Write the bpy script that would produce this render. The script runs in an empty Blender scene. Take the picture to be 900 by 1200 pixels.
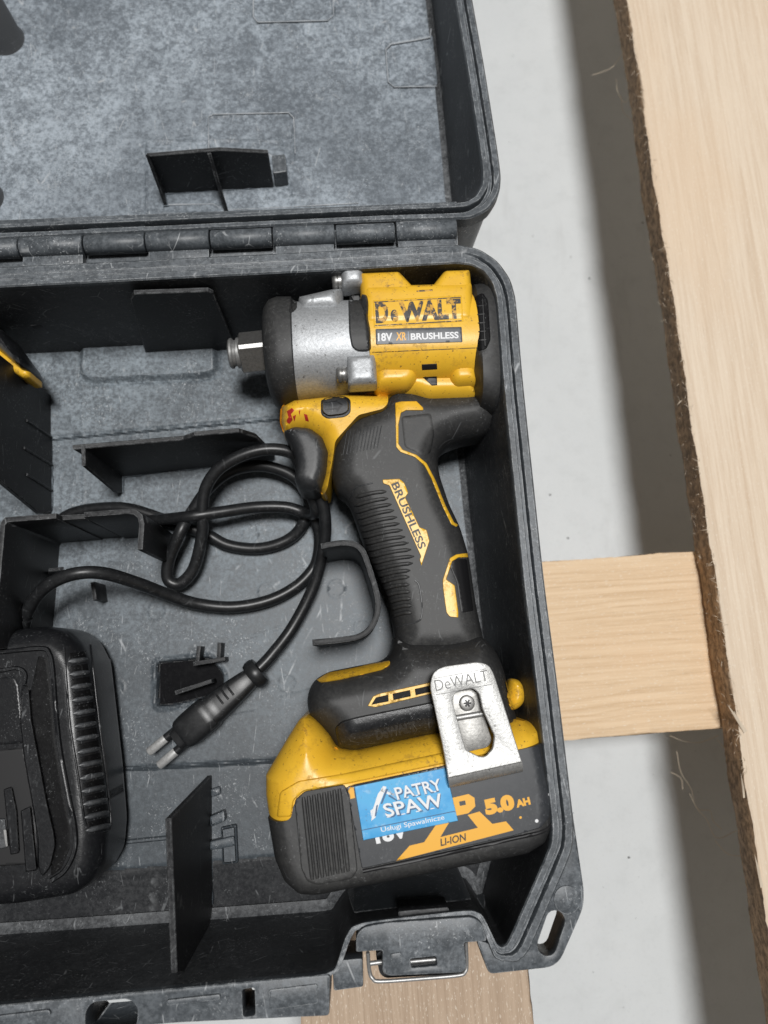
import bpy, bmesh, math, random
import numpy as np
from mathutils import Vector, Matrix
from mathutils.bvhtree import BVHTree
from mathutils.geometry import delaunay_2d_cdt
random.seed(7)
rng = np.random.default_rng(7)
SC = bpy.context.scene
COL = SC.collection
MM = 0.001

# ------------------------------------------------------------------ camera
# hand-held phone about 0.4 m above the boards, nearly straight down
F, CAMH, NAD = 867.0, 405.0, (420.0, 770.0)
_d = np.array([(NAD[0]-450)/F, (NAD[1]-600)/F, 1.0]); _d /= np.linalg.norm(_d)
_x = np.array([1.0, 0, 0]) - _d*_d[0]; _x /= np.linalg.norm(_x)
_y = np.cross(_d, _x)
cam_d = bpy.data.cameras.new('camera')
cam = bpy.data.objects.new('camera', cam_d); COL.objects.link(cam)
rot = Matrix(((_x[0], -_x[1], -_x[2]), (-_y[0], _y[1], _y[2]), (-_d[0], _d[1], _d[2])))
cam.matrix_world = Matrix.Translation((0, 0, CAMH*MM)) @ rot.to_4x4()
cam_d.sensor_fit = 'VERTICAL'; cam_d.sensor_height = 36.0; cam_d.lens = F/1200*36
cam_d.clip_start = 0.02; cam_d.clip_end = 60
cam_d.dof.use_dof = True; cam_d.dof.focus_distance = 0.318; cam_d.dof.aperture_fstop = 9.0
SC.camera = cam

# ------------------------------------------------------------------ light
world = bpy.data.worlds.new('World'); SC.world = world; world.use_nodes = True
bg = world.node_tree.nodes['Background']
bg.inputs[0].default_value = (1.0, 0.965, 0.925, 1); bg.inputs[1].default_value = 0.125
def area(name, loc, target, size, power, color=(1, 1, 1), shape='DISK', size_y=None):
    l = bpy.data.lights.new(name, 'AREA'); l.shape = shape; l.size = size
    if size_y: l.size_y = size_y
    l.energy = power; l.color = color
    o = bpy.data.objects.new(name, l); COL.objects.link(o); o.location = loc
    o.rotation_euler = (Vector(target)-Vector(loc)).to_track_quat('-Z', 'Y').to_euler()
    return o
area('ceiling_lamp', (0.12, 0.22, 2.3), (0.06, 0.1, 0), 0.46, 50, (1.0, 0.992, 0.98))
SC.view_settings.view_transform = 'Standard'; SC.view_settings.look = 'None'
SC.view_settings.exposure = 0.0; SC.view_settings.gamma = 1.0
SC.view_settings.use_curve_mapping = False

# ------------------------------------------------------------------ helpers
def ray(px, py):
    v = np.array([(px-450)/F, (py-600)/F, 1.0])
    return np.array([v@_x, -(v@_y), -(v@_d)])
def P(px, py, z):
    r = ray(px, py); t = (z-CAMH)/r[2]
    return np.array([r[0]*t, r[1]*t, z])
def PX(pts, z): return np.array([P(a, b, z)[:2] for a, b in pts])
def on_plane(px, py, A, B):
    n = np.array([-(B[1]-A[1]), B[0]-A[0], 0.0]); r = ray(px, py)
    o = np.array([0, 0, CAMH]); t = ((np.array([A[0], A[1], 0])-o)@n)/(r@n)
    return o+r*t

ORG = np.zeros(3)
def mk(name, verts, faces, mat, parent=None, smooth=35, label=None, kind=None):
    me = bpy.data.meshes.new(name)
    v = (np.asarray(verts, float)-ORG)*MM
    me.from_pydata(v.tolist(), [], [list(map(int, f)) for f in faces]); me.update()
    bm = bmesh.new(); bm.from_mesh(me); bmesh.ops.recalc_face_normals(bm, faces=bm.faces); bm.to_mesh(me); bm.free()
    if smooth:
        me.shade_smooth(); me.set_sharp_from_angle(angle=math.radians(smooth))
    if mat: me.materials.append(mat)
    o = bpy.data.objects.new(name, me); COL.objects.link(o)
    if parent is not None: o.parent = parent
    else: o.location = ORG*MM
    if label: o['label'] = label
    if kind: o['kind'] = kind
    return o
def thing(name, label, cat, org):
    global ORG
    ORG = np.array(org, float)
    o = bpy.data.objects.new(name, None); COL.objects.link(o); o.location = ORG*MM
    o.empty_display_size = 0.02
    o['label'] = label; o['category'] = cat
    return o
def bvh_of(*objs):
    V, Fc = [], []
    for o in objs:
        b = len(V)
        V += [tuple(np.array(v.co)/MM+ORG) for v in o.data.vertices]
        Fc += [[b+i for i in p.vertices] for p in o.data.polygons]
    return BVHTree.FromPolygons(V, Fc)

def area2(p):
    p = np.asarray(p); x, y = p[:, 0], p[:, 1]
    return 0.5*np.sum(x*np.roll(y, -1)-np.roll(x, -1)*y)
def ccw(p):
    p = np.asarray(p, float); return p if area2(p) > 0 else p[::-1]
def rnd(poly, r, n=5):
    """round the corners of a closed polygon; r a number or one per corner"""
    p = np.asarray(poly, float); N = len(p); out = []
    rr = [r]*N if np.isscalar(r) else r
    for i in range(N):
        a, b, c = p[i-1], p[i], p[(i+1) % N]
        la, lc = np.linalg.norm(a-b), np.linalg.norm(c-b)
        k = min(rr[i], 0.48*la, 0.48*lc)
        if k < 1e-3: out.append(b); continue
        s, e = b+(a-b)/la*k, b+(c-b)/lc*k
        for j in range(n+1):
            t = j/n; out.append((1-t)**2*s+2*t*(1-t)*b+t*t*e)
    return np.array(out)
def resamp(poly, step, closed=True):
    p = np.asarray(poly, float); out = []
    N = len(p)
    for i in range(N if closed else N-1):
        a, b = p[i], p[(i+1) % N]; k = max(1, int(np.ceil(np.linalg.norm(b-a)/step)))
        for j in range(k): out.append(a+(b-a)*j/k)
    if not closed: out.append(p[-1])
    return np.array(out)
def catmull(pts, n=8):
    p = np.asarray(pts, float); p = np.vstack([2*p[0]-p[1], p, 2*p[-1]-p[-2]]); out = []
    for i in range(1, len(p)-2):
        for j in range(n):
            t = j/n
            out.append(0.5*((2*p[i])+(-p[i-1]+p[i+1])*t+(2*p[i-1]-5*p[i]+4*p[i+1]-p[i+2])*t*t+(-p[i-1]+3*p[i]-3*p[i+1]+p[i+2])*t**3))
    out.append(p[-2]); return np.array(out)
def inside(pts, poly):
    x, y = pts[:, 0], pts[:, 1]; r = np.zeros(len(pts), bool); p = np.asarray(poly); q = np.roll(p, -1, 0)
    for (x0, y0), (x1, y1) in zip(p, q):
        if y0 == y1: continue
        c = ((y0 > y) != (y1 > y)) & (x < (x1-x0)*(y-y0)/(y1-y0)+x0); r ^= c
    return r
def segdist(pts, segs):
    d = np.full(len(pts), 1e9)
    for a, b in segs:
        ab = b-a; L = ab@ab
        if L < 1e-12: continue
        t = np.clip(((pts-a)@ab)/L, 0, 1); d = np.minimum(d, np.linalg.norm(pts-(a+t[:, None]*ab), axis=1))
    return d
def loopsegs(p): return [(p[i], p[(i+1) % len(p)]) for i in range(len(p))]
def offs(p, w, closed=True):
    """offset a polyline to its right-hand side"""
    p = np.asarray(p, float)
    if closed: a, c = np.roll(p, 1, 0), np.roll(p, -1, 0)
    else: a, c = np.vstack([2*p[0]-p[1], p[:-1]]), np.vstack([p[1:], 2*p[-1]-p[-2]])
    u, v = p-a, c-p
    u /= np.maximum(np.linalg.norm(u, axis=1), 1e-9)[:, None]; v /= np.maximum(np.linalg.norm(v, axis=1), 1e-9)[:, None]
    n1, n2 = np.c_[u[:, 1], -u[:, 0]], np.c_[v[:, 1], -v[:, 0]]
    m = n1+n2; m /= np.maximum(np.linalg.norm(m, axis=1), 1e-9)[:, None]
    k = 1/np.maximum((m*n1).sum(1), 0.5)
    w = np.asarray(w)
    return p+m*(k*w)[:, None]
def tri(loops, pts):
    V, Ed = [], []
    for l in loops:
        b = len(V); V += [Vector(q) for q in l]; Ed += [(b+i, b+(i+1) % len(l)) for i in range(len(l))]
    V += [Vector(q) for q in pts]
    ov, oe, of, _, _, _ = delaunay_2d_cdt(V, Ed, [], 0, 1e-5)
    ov = np.array([tuple(v) for v in ov]); of = np.array([f for f in of if len(f) == 3])
    c = ov[of].mean(1); keep = inside(c, loops[0])
    for h in loops[1:]: keep &= ~inside(c, h)
    return ov, of[keep]
def sheet(poly, holes=(), sp=2.0, rings=(), free=None):
    """triangulated patch: (verts2d, tris, distance to the outline)"""
    loops = [ccw(resamp(poly, sp))]+[ccw(resamp(h, sp)) for h in holes]
    segs = sum([loopsegs(l) for l in loops], [])
    ds = segs if free is None else free
    pts = []
    for k in rings:
        for i, l in enumerate(loops):
            pts.append(offs(l, -k if i == 0 else k))
    cand = np.vstack(pts) if pts else np.zeros((0, 2))
    if len(cand):
        cd = segdist(cand, segs); kk = np.repeat(rings, sum(len(l) for l in loops))
        cand = cand[np.abs(cd-kk) < 0.12*kk+1e-6]
    lo, hi = loops[0].min(0), loops[0].max(0)
    gx, gy = np.meshgrid(np.arange(lo[0], hi[0], sp), np.arange(lo[1], hi[1], sp)); gx = gx+((np.arange(gx.shape[0]) % 2)*sp/2)[:, None]
    g = np.c_[gx.ravel(), gy.ravel()]; gd = segdist(g, segs)
    g = g[gd > max([0.35*sp]+[r+0.35*sp for r in rings])]
    a = np.vstack([cand, g]); m = inside(a, loops[0])
    for h in loops[1:]: m &= ~inside(a, h)
    V, T = tri(loops, a[m])
    return V, T, segdist(V, ds), segdist(V, segs)

def bound_edges(T):
    cnt = {}
    for t in T:
        for i in range(3):
            e = (t[i], t[(i+1) % 3]); k = (min(e), max(e))
            cnt[k] = None if k in cnt else e
    return [e for e in cnt.values() if e]

def inflate(name, pts, zt, zmid, t, r, mat, parent, wall=0.0, sp=1.6, corner=2.0, free=None, px=True, add=None, tb=None, power=2.0, smooth=40):
    """pillow solid from an outline: height grows from `wall` at the rim to t at distance r"""
    xy = PX(pts, zt) if px else np.asarray(pts, float)
    xy = rnd(xy, corner)
    fr = None
    if free is not None:
        fr = []
        for f in free:
            q = PX(f, zt) if px else np.asarray(f, float)
            fr += [(q[i], q[i+1]) for i in range(len(q)-1)]
    rings = [k*r for k in (0.03, 0.12, 0.27, 0.5, 0.75)] if r > 1.2 else [r*0.3, r]
    rings = [k for k in rings if k > 0.05]
    V, T, d, db = sheet(xy, sp=sp, rings=rings, free=fr)
    s = np.clip(d/r, 0, 1); h = wall+(t-wall)*(1-(1-s)**power)**(1/power)
    top = zmid+h
    if add is not None: top = top+add(V[:, 0], V[:, 1], db)
    tb = t if tb is None else tb
    n = len(V)
    vs = np.vstack([np.c_[V, top], np.c_[V, np.full(n, zmid)-h*tb/t]])
    fs = T.tolist()+(T[:, ::-1]+n).tolist()
    for a, b in bound_edges(T): fs.append((b, a, a+n, b+n))
    return mk(name, vs, fs, mat, parent, smooth)

def slab(name, poly, z0, z1, mat, parent=None, bev=0.5, holes=(), smooth=35, label=None):
    loops = [ccw(poly)]+[ccw(h) for h in holes]
    V, Fc = [], []
    ins = []
    for i, l in enumerate(loops):
        q = offs(l, -bev if i == 0 else bev); ins.append(q); n = len(l); b = len(V)
        for L, z in ((l, z0), (l, z1-bev), (offs(l, (-bev if i == 0 else bev)*0.3), z1-bev*0.3), (q, z1)): V += [(x, y, z) for x, y in L]
        for k in range(3):
            for j in range(n):
                a, c = b+k*n+j, b+k*n+(j+1) % n; Fc.append((a, c, c+n, a+n))
    tv, tt = tri(ins, []); b = len(V); V += [(x, y, z1) for x, y in tv]; Fc += (tt+b).tolist()
    tv, tt = tri(loops, []); b = len(V); V += [(x, y, z0) for x, y in tv]; Fc += (tt[:, ::-1]+b).tolist()
    o = mk(name, V, Fc, mat, parent, smooth, label)
    bm = bmesh.new(); bm.from_mesh(o.data); bmesh.ops.remove_doubles(bm, verts=bm.verts, dist=1e-6); bmesh.ops.recalc_face_normals(bm, faces=bm.faces)
    bm.to_mesh(o.data); bm.free()
    return o
def path_wall(name, path, z0, z1, th, mat, parent, bev=0.5):
    p = np.asarray(path, float)
    return slab(name, np.vstack([offs(p, th/2, False), offs(p, -th/2, False)[::-1]]), z0, z1, mat, parent, bev)
def plate3(name, pts3, nrm, th, mat, parent, bev=0.35):
    """flat plate: polygon in space thickened along nrm, edges slightly bevelled"""
    p = np.asarray(pts3, float); n = np.asarray(nrm, float); n /= np.linalg.norm(n)
    u = p[1]-p[0]; u -= n*(u@n); u /= np.linalg.norm(u); v = np.cross(n, u); o = p.mean(0)
    q = np.c_[(p-o)@u, (p-o)@v]; q = ccw(q)
    qi = offs(q, -bev); N = len(q); V = []; Fc = []
    for L, k in ((qi, 0), (q, bev), (q, th-bev), (qi, th)):
        V += [tuple(o+u*a+v*b+n*(k-th/2)) for a, b in L]
    for k in range(3):
        for j in range(N): Fc.append((k*N+j, k*N+(j+1) % N, (k+1)*N+(j+1) % N, (k+1)*N+j))
    _, tt = tri([qi], [])
    Fc.append(list(range(N))[::-1]); Fc.append([3*N+i for i in range(N)])
    return mk(name, V, Fc, mat, parent, 25)
def rib(name, poly_px, base, zb, th, mat, parent):
    A, B = P(*base[0], zb), P(*base[1], zb)
    pts = [on_plane(a, b, A, B) for a, b in poly_px]
    for q in pts: q[2] = max(q[2], zb-2)
    return plate3(name, pts, (-(B[1]-A[1]), B[0]-A[0], 0), th, mat, parent)
def loft(name, secs, mat, parent, seg=56, smooth=40, zc=65.0):
    """secs: (top px, bottom px, half thickness, exponent[, zc]) - rounded sections across an axis"""
    V, Fc = [], []
    th = np.linspace(0, 2*np.pi, seg, endpoint=False)
    for s in secs:
        z = s[4] if len(s) > 4 else zc
        A, B = P(*s[0], z), P(*s[1], z); c, v = (A+B)/2, (B-A)/2; n = s[3]
        cs, sn = np.cos(th), np.sin(th)
        a = np.sign(cs)*np.abs(cs)**(2/n); b = np.sign(sn)*np.abs(sn)**(2/n)
        V += [tuple(c+v*i+np.array([0, 0, s[2]])*j) for i, j in zip(a, b)]
    for k in range(len(secs)-1):
        for j in range(seg): Fc.append((k*seg+j, k*seg+(j+1) % seg, (k+1)*seg+(j+1) % seg, (k+1)*seg+j))
    Fc.append(list(range(seg))[::-1]); Fc.append([(len(secs)-1)*seg+j for j in range(seg)])
    return mk(name, V, Fc, mat, parent, smooth)
def tube(name, path, rad, mat, parent=None, seg=12, smooth=60, squash=1.0):
    p = np.asarray(path, float); N = len(p); rad = np.full(N, rad) if np.isscalar(rad) else np.asarray(rad)
    T = np.gradient(p, axis=0); T /= np.linalg.norm(T, axis=1)[:, None]
    up = np.array([0, 0, 1.0]); V, Fc = [], []
    prev = None
    for i in range(N):
        s = np.cross(T[i], up) if prev is None else prev-T[i]*(prev@T[i])
        if np.linalg.norm(s) < 1e-4: s = np.cross(T[i], [1, 0, 0])
        s /= np.linalg.norm(s); prev = s; w = np.cross(s, T[i])
        for k in range(seg):
            a = 2*np.pi*k/seg; V.append(tuple(p[i]+(s*np.cos(a)+w*np.sin(a)*squash)*rad[i]))
    for i in range(N-1):
        for k in range(seg): Fc.append((i*seg+k, i*seg+(k+1) % seg, (i+1)*seg+(k+1) % seg, (i+1)*seg+k))
    Fc.append(list(range(seg))[::-1]); Fc.append([(N-1)*seg+k for k in range(seg)])
    return mk(name, V, Fc, mat, parent, smooth)
def disc(cx, cy, r, n=24, ry=None): return np.array([(cx+r*math.cos(2*math.pi*i/n), cy+(ry or r)*math.sin(2*math.pi*i/n)) for i in range(n)])
def cyl(name, c, r, z0, z1, mat, parent, bev=0.4, n=24): return slab(name, disc(c[0], c[1], r, n), z0, z1, mat, parent, bev)

CAMO = Vector((0, 0, CAMH))
def hit(bvh, px, py, zf):
    d = Vector(ray(px, py)).normalized()
    loc, nor, i, t = bvh.ray_cast(CAMO, d)
    if loc is None:
        loc, nor, i, t = bvh.find_nearest(Vector(P(px, py, zf)))
        if loc is None: loc = Vector(P(px, py, zf))
    return np.array(loc), np.array(d)
def drape(name, poly, bvh, off, mat, parent, holes=(), sp=2.2, bev=1.0, corner=1.5, zf=85, sink=0.35, smooth=50, label=None):
    """thin shell that follows the surface under it, its edge rolled down into that surface"""
    q = rnd(np.array(poly, float), corner)
    V, T, d, _ = sheet(q, holes=[np.array(h, float) for h in holes], sp=sp, rings=(bev,))
    top, low = [], []
    for (a, b), k in zip(V, d):
        p, r = hit(bvh, a, b, zf)
        e = off*min(1.0, k/bev)**0.5
        top.append(p-r*e if k > 1e-6 else p-r*off*0.35); low.append(p+r*sink)
    n = len(V); vs = np.vstack([top, low]); fs = T.tolist()
    for a, b in bound_edges(T): fs.append((b, a, a+n, b+n))
    used = sorted({i for f in fs for i in f}); mp = {u: i for i, u in enumerate(used)}
    return mk(name, vs[used], [[mp[i] for i in f] for f in fs], mat, parent, smooth, label)

def text2d(s, bold=0.0, shear=0.0, space=1.0):
    cu = bpy.data.curves.new('t', 'FONT'); cu.body = s; cu.offset = bold; cu.shear = shear; cu.space_character = space; cu.resolution_u = 4
    o = bpy.data.objects.new('t', cu); COL.objects.link(o)
    dg = bpy.context.evaluated_depsgraph_get(); me = bpy.data.meshes.new_from_object(o.evaluated_get(dg))
    bm = bmesh.new(); bm.from_mesh(me); bmesh.ops.triangulate(bm, faces=bm.faces)
    for _ in range(2):
        long_e = [e for e in bm.edges if e.calc_length() > 0.22]
        if long_e: bmesh.ops.subdivide_edges(bm, edges=long_e, cuts=1); bmesh.ops.triangulate(bm, faces=bm.faces)
    V = np.array([v.co[:2] for v in bm.verts]); bm.verts.index_update(); Fc = [[v.index for v in f.verts] for f in bm.faces]; bm.free()
    bpy.data.objects.remove(o); bpy.data.curves.remove(cu); bpy.data.meshes.remove(me)
    return V, Fc
def lettering(s, p0, p1, hgt, bvh, off, mat, parent, bold=0.0, shear=0.0, space=1.0, name='lettering', extra=()):
    """print a word on a surface: baseline from p0 to p1 (photo px), capital height hgt px"""
    V, Fc = text2d(s, bold, shear, space)
    x0, x1 = V[:, 0].min(), V[:, 0].max(); yb, yt = 0.0, V[:, 1].max()
    for poly in extra: pass
    p0, p1 = np.array(p0, float), np.array(p1, float); u = p1-p0; n = np.array([u[1], -u[0]])/np.linalg.norm(u)
    out = []
    for x, y in V:
        q = p0+u*(x-x0)/(x1-x0)+n*hgt*(y-yb)/(yt-yb); p, r = hit(bvh, q[0], q[1], 100); out.append(p-r*off)
    return mk(name, out, Fc, mat, parent, 0)
def print_polys(name, polys, bvh, off, mat, parent, sp=3.0):
    V, Fc = [], []
    for poly in polys:
        v, t, _, _ = sheet(np.array(poly, float), sp=sp); b = len(V)
        for a, c in v:
            p, r = hit(bvh, a, c, 100); V.append(p-r*off)
        Fc += (t+b).tolist()
    return mk(name, V, Fc, mat, parent, 0)

# ------------------------------------------------------------------ materials
class NT:
    def __init__(s, name):
        s.m = bpy.data.materials.new(name); s.m.use_nodes = True; s.t = s.m.node_tree; s.b = s.t.nodes['Principled BSDF']
        s.co = s.n('ShaderNodeTexCoord').outputs['Object']
    def n(s, typ, **kw):
        o = s.t.nodes.new(typ)
        for k, v in kw.items(): setattr(o, k, v)
        return o
    def set(s, sock, v):
        if isinstance(v, (int, float)): sock.default_value = v
        elif isinstance(v, tuple): sock.default_value = v if len(v) == len(sock.default_value) else v+(1,)
        else: s.t.links.new(v, sock)
    def noise(s, scale, detail=4, rough=0.6, stretch=(1, 1, 1), dist=0.0, loc=(0, 0, 0)):
        mp = s.n('ShaderNodeMapping'); s.set(mp.inputs[0], s.co); mp.inputs['Scale'].default_value = stretch; mp.inputs['Location'].default_value = loc
        o = s.n('ShaderNodeTexNoise'); s.set(o.inputs['Vector'], mp.outputs[0]); o.inputs['Scale'].default_value = scale
        o.inputs['Detail'].default_value = detail; o.inputs['Roughness'].default_value = rough; o.inputs['Distortion'].default_value = dist
        return o.outputs['Fac']
    def ramp(s, fac, a, b, lo=0.0, hi=1.0):
        o = s.n('ShaderNodeMapRange', interpolation_type='SMOOTHSTEP'); s.set(o.inputs[0], fac)
        for i, v in enumerate((a, b, lo, hi)): o.inputs[i+1].default_value = v
        return o.outputs[0]
    def math(s, op, a, b=0.0):
        o = s.n('ShaderNodeMath', operation=op); s.set(o.inputs[0], a); s.set(o.inputs[1], b); return o.outputs[0]
    def mix(s, f, a, b):
        o = s.n('ShaderNodeMix', data_type='RGBA'); s.set(o.inputs[0], f); s.set(o.inputs[6], a); s.set(o.inputs[7], b); return o.outputs[2]
    def up(s):
        g = s.n('ShaderNodeNewGeometry'); x = s.n('ShaderNodeSeparateXYZ'); s.set(x.inputs[0], g.outputs['Normal']); return x.outputs[2]
    def bump(s, h, strength=0.3, dist=0.3):
        o = s.n('ShaderNodeBump'); o.inputs['Strength'].default_value = strength; o.inputs['Distance'].default_value = dist*MM; s.set(o.inputs['Height'], h)
        s.set(s.b.inputs['Normal'], o.outputs[0]); return o
    def out(s, col=None, rough=None, metal=None, spec=None):
        if col is not None: s.set(s.b.inputs['Base Color'], col)
        if rough is not None: s.set(s.b.inputs['Roughness'], rough)
        if metal is not None: s.set(s.b.inputs['Metallic'], metal)
        if spec is not None: s.set(s.b.inputs['Specular IOR Level'], spec)
        return s.m

def dusty_plastic(name, base, dust, amount, scratch=0.5, rough=0.5, settle=True, seed=0.0, edge=0.0, shade_grad=None, side=0.12, bump=0.35, spec=0.45):
    s = NT(name); L = (seed, seed*1.7, 0)
    big = s.noise(17, 4, 0.6, loc=L); mid = s.noise(90, 8, 0.78, loc=L, dist=0.6); fine = s.noise(480, 4, 0.75, loc=L); tiny = s.noise(1500, 2, 0.6, loc=L)
    f = s.math('ADD', s.math('MULTIPLY', big, 0.16), s.math('ADD', s.math('MULTIPLY', mid, 0.36), s.math('MULTIPLY', fine, 0.48)))
    f = s.ramp(f, 0.41, 0.61, 0.22, 1.0)
    f = s.math('MULTIPLY', s.math('MULTIPLY', f, amount), s.ramp(s.noise(11, 6, 0.65, (1, 1.3, 1), loc=(seed, 4, 2)), 0.34, 0.66, 0.55, 1.08))
    if settle: f = s.math('MULTIPLY', f, s.ramp(s.up(), 0.15, 0.95, side, 1.0))
    if shade_grad:      # dust thinned towards the front of the case paints in the shade there
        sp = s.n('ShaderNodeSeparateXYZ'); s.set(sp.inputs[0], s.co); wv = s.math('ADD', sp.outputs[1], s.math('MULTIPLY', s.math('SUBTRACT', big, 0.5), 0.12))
        f = s.math('MULTIPLY', f, s.ramp(wv, shade_grad[0], shade_grad[1], shade_grad[2], 1.0))
    def scratches(scale, rot, st, lo, loc):
        v = s.n('ShaderNodeTexVoronoi', feature='DISTANCE_TO_EDGE'); mp = s.n('ShaderNodeMapping'); s.set(mp.inputs[0], s.co); mp.inputs['Scale'].default_value = (1, st, 1); mp.inputs['Rotation'].default_value = (0, 0, rot)
        s.set(v.inputs['Vector'], mp.outputs[0]); v.inputs['Scale'].default_value = scale
        return s.math('MULTIPLY', s.ramp(v.outputs['Distance'], 0.014, 0.002), s.ramp(s.noise(110, 3, 0.6, loc=loc), lo, lo+0.13))
    sc = s.math('MAXIMUM', scratches(60, 0.5+seed, 0.22, 0.53, L), scratches(95, 1.9+seed, 0.15, 0.56, (seed+9, 1, 0)))
    clump = s.ramp(s.noise(42, 5, 0.75, loc=(seed+3, 2, 0)), 0.44, 0.66)
    spk = s.math('MULTIPLY', s.ramp(s.noise(1050, 3, 0.7, loc=L), 0.585, 0.69), s.math('ADD', s.math('MULTIPLY', clump, 0.85), 0.08))
    smear = s.math('MULTIPLY', s.ramp(s.noise(260, 6, 0.8, (1, 0.4, 1), loc=(1, seed, 4)), 0.56, 0.70), clump)
    c = s.mix(f, base, dust)
    w = s.math('MAXIMUM', s.math('MULTIPLY', sc, 0.55), s.math('MAXIMUM', spk, s.math('MULTIPLY', smear, 0.45)))
    if edge:
        bv = s.n('ShaderNodeBevel', samples=4); bv.inputs['Radius'].default_value = 0.7*MM; g = s.n('ShaderNodeNewGeometry')
        dp = s.n('ShaderNodeVectorMath', operation='DOT_PRODUCT'); s.set(dp.inputs[0], bv.outputs[0]); s.set(dp.inputs[1], g.outputs['Normal'])
        ew = s.math('MULTIPLY', s.ramp(dp.outputs['Value'], 0.985, 0.90), s.ramp(s.noise(170, 5, 0.75, loc=L), 0.40, 0.62))
        w = s.math('MAXIMUM', w, s.math('MULTIPLY', ew, edge))
    c = s.mix(s.math('MULTIPLY', w, scratch), c, (0.55, 0.57, 0.585))
    if bump: s.bump(s.math('ADD', s.math('MULTIPLY', fine, 0.5), s.math('MULTIPLY', tiny, 0.5)), bump, 0.22)
    return s.out(c, s.math('ADD', s.math('MULTIPLY', f, 0.3), rough), 0.0, spec)

M = {}
M['case_floor'] = dusty_plastic('dusty_case_plastic', (0.040, 0.048, 0.056), (0.32, 0.37, 0.41), 0.84, 1.0, 0.42, shade_grad=(-0.10, 0.10, 0.24))
M['lid_floor'] = dusty_plastic('dusty_lid_plastic', (0.068, 0.081, 0.096), (0.42, 0.475, 0.53), 0.90, 1.0, 0.42, seed=2.3)
M['case_rim'] = dusty_plastic('scuffed_rim_plastic', (0.034, 0.040, 0.046), (0.32, 0.35, 0.38), 0.42, 0.9, 0.40, seed=1.1, edge=0.9)
M['case_dark'] = dusty_plastic('dark_rib_plastic', (0.010, 0.0105, 0.012), (0.25, 0.255, 0.26), 0.22, 0.35, 0.5, seed=4.1, edge=0.9, spec=0.25)
M['front_shade'] = dusty_plastic('shaded_front_plastic', (0.010, 0.011, 0.013), (0.25, 0.255, 0.26), 0.16, 0.35, 0.5, seed=3.1, spec=0.22)  # tray floor plastic again, with the shade at the front painted in
M['wall'] = dusty_plastic('shaded_wall_plastic', (0.014, 0.0155, 0.018), (0.26, 0.27, 0.28), 0.6, 0.6, 0.5, seed=3.7, spec=0.3, side=0.32)  # rim plastic made darker, shade of the inner walls in its colour
M['hole_shade'] = dusty_plastic('matt_hole_shade', (0.006, 0.006, 0.007), (0.2, 0.2, 0.2), 0.03, 0.05, 0.85, seed=3.9, spec=0.08)  # near-black painted in for the dark depth of the hole
M['charger'] = dusty_plastic('charger_plastic', (0.0085, 0.009, 0.0105), (0.16, 0.165, 0.17), 0.10, 0.3, 0.30, seed=5.2, edge=0.25, spec=0.35)
M['rubber'] = dusty_plastic('black_rubber', (0.020, 0.0205, 0.0215), (0.22, 0.215, 0.20), 0.15, 0.22, 0.52, seed=6.4, bump=0.15)
M['trigger'] = dusty_plastic('grey_trigger_plastic', (0.022, 0.0235, 0.026), (0.25, 0.25, 0.25), 0.16, 0.3, 0.42, seed=7.4, bump=0.15)
M['cable'] = dusty_plastic('cable_sheath', (0.0085, 0.009, 0.010), (0.12, 0.125, 0.13), 0.12, 0.15, 0.36, seed=8.4, bump=0.12)
M['post'] = dusty_plastic('grey_post_plastic', (0.085, 0.088, 0.092), (0.25, 0.25, 0.25), 0.25, 0.4, 0.4, seed=7.9)
M['lit_slat_dust'] = dusty_plastic('lit_slat_dusty_plastic', (0.03, 0.032, 0.035), (0.25, 0.26, 0.27), 0.35, 0.6, 0.32, seed=1.9)  # paler plastic: light painted on the slot lips; also the dust patch
M['bead'] = dusty_plastic('chalky_bead', (0.32, 0.345, 0.37), (0.58, 0.60, 0.62), 0.9, 0.9, 0.6, seed=0.7, side=0.7)
M['slot_shade'] = dusty_plastic('slot_shade_plastic', (0.004, 0.004, 0.0045), (0.2, 0.2, 0.2), 0.04, 0.2, 0.5, seed=2.9, spec=0.1)  # near-black, paints shaded depth into vent slots and rail groove
M['black'] = NT('deep_black_plastic').out((0.008, 0.008, 0.009), 0.5)

def yellow_plastic():
    s = NT('worn_yellow_plastic')
    a = s.noise(55, 6, 0.7); b = s.noise(480, 4, 0.7); g = s.noise(1500, 2)
    dirt = s.math('MULTIPLY', s.ramp(a, 0.46, 0.66), s.ramp(b, 0.48, 0.60))
    spk = s.ramp(s.noise(700, 2, 0.6, loc=(3, 1, 0)), 0.655, 0.72)
    c = s.mix(s.ramp(s.noise(30, 4), 0.35, 0.7), (0.84, 0.495, 0.036), (0.76, 0.425, 0.026))
    c = s.mix(s.math('MULTIPLY', dirt, 0.55), c, (0.16, 0.085, 0.03))
    c = s.mix(s.math('MULTIPLY', spk, 0.7), c, (0.10, 0.055, 0.03))
    s.bump(s.math('ADD', s.math('MULTIPLY', g, 0.5), b), 0.22, 0.18)
    return s.out(c, s.math('ADD', s.math('MULTIPLY', dirt, 0.25), 0.36), 0, 0.45)
M['yellow'] = yellow_plastic()
M['yellow_print'] = NT('yellow_print').out((0.80, 0.40, 0.02), 0.45)
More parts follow.
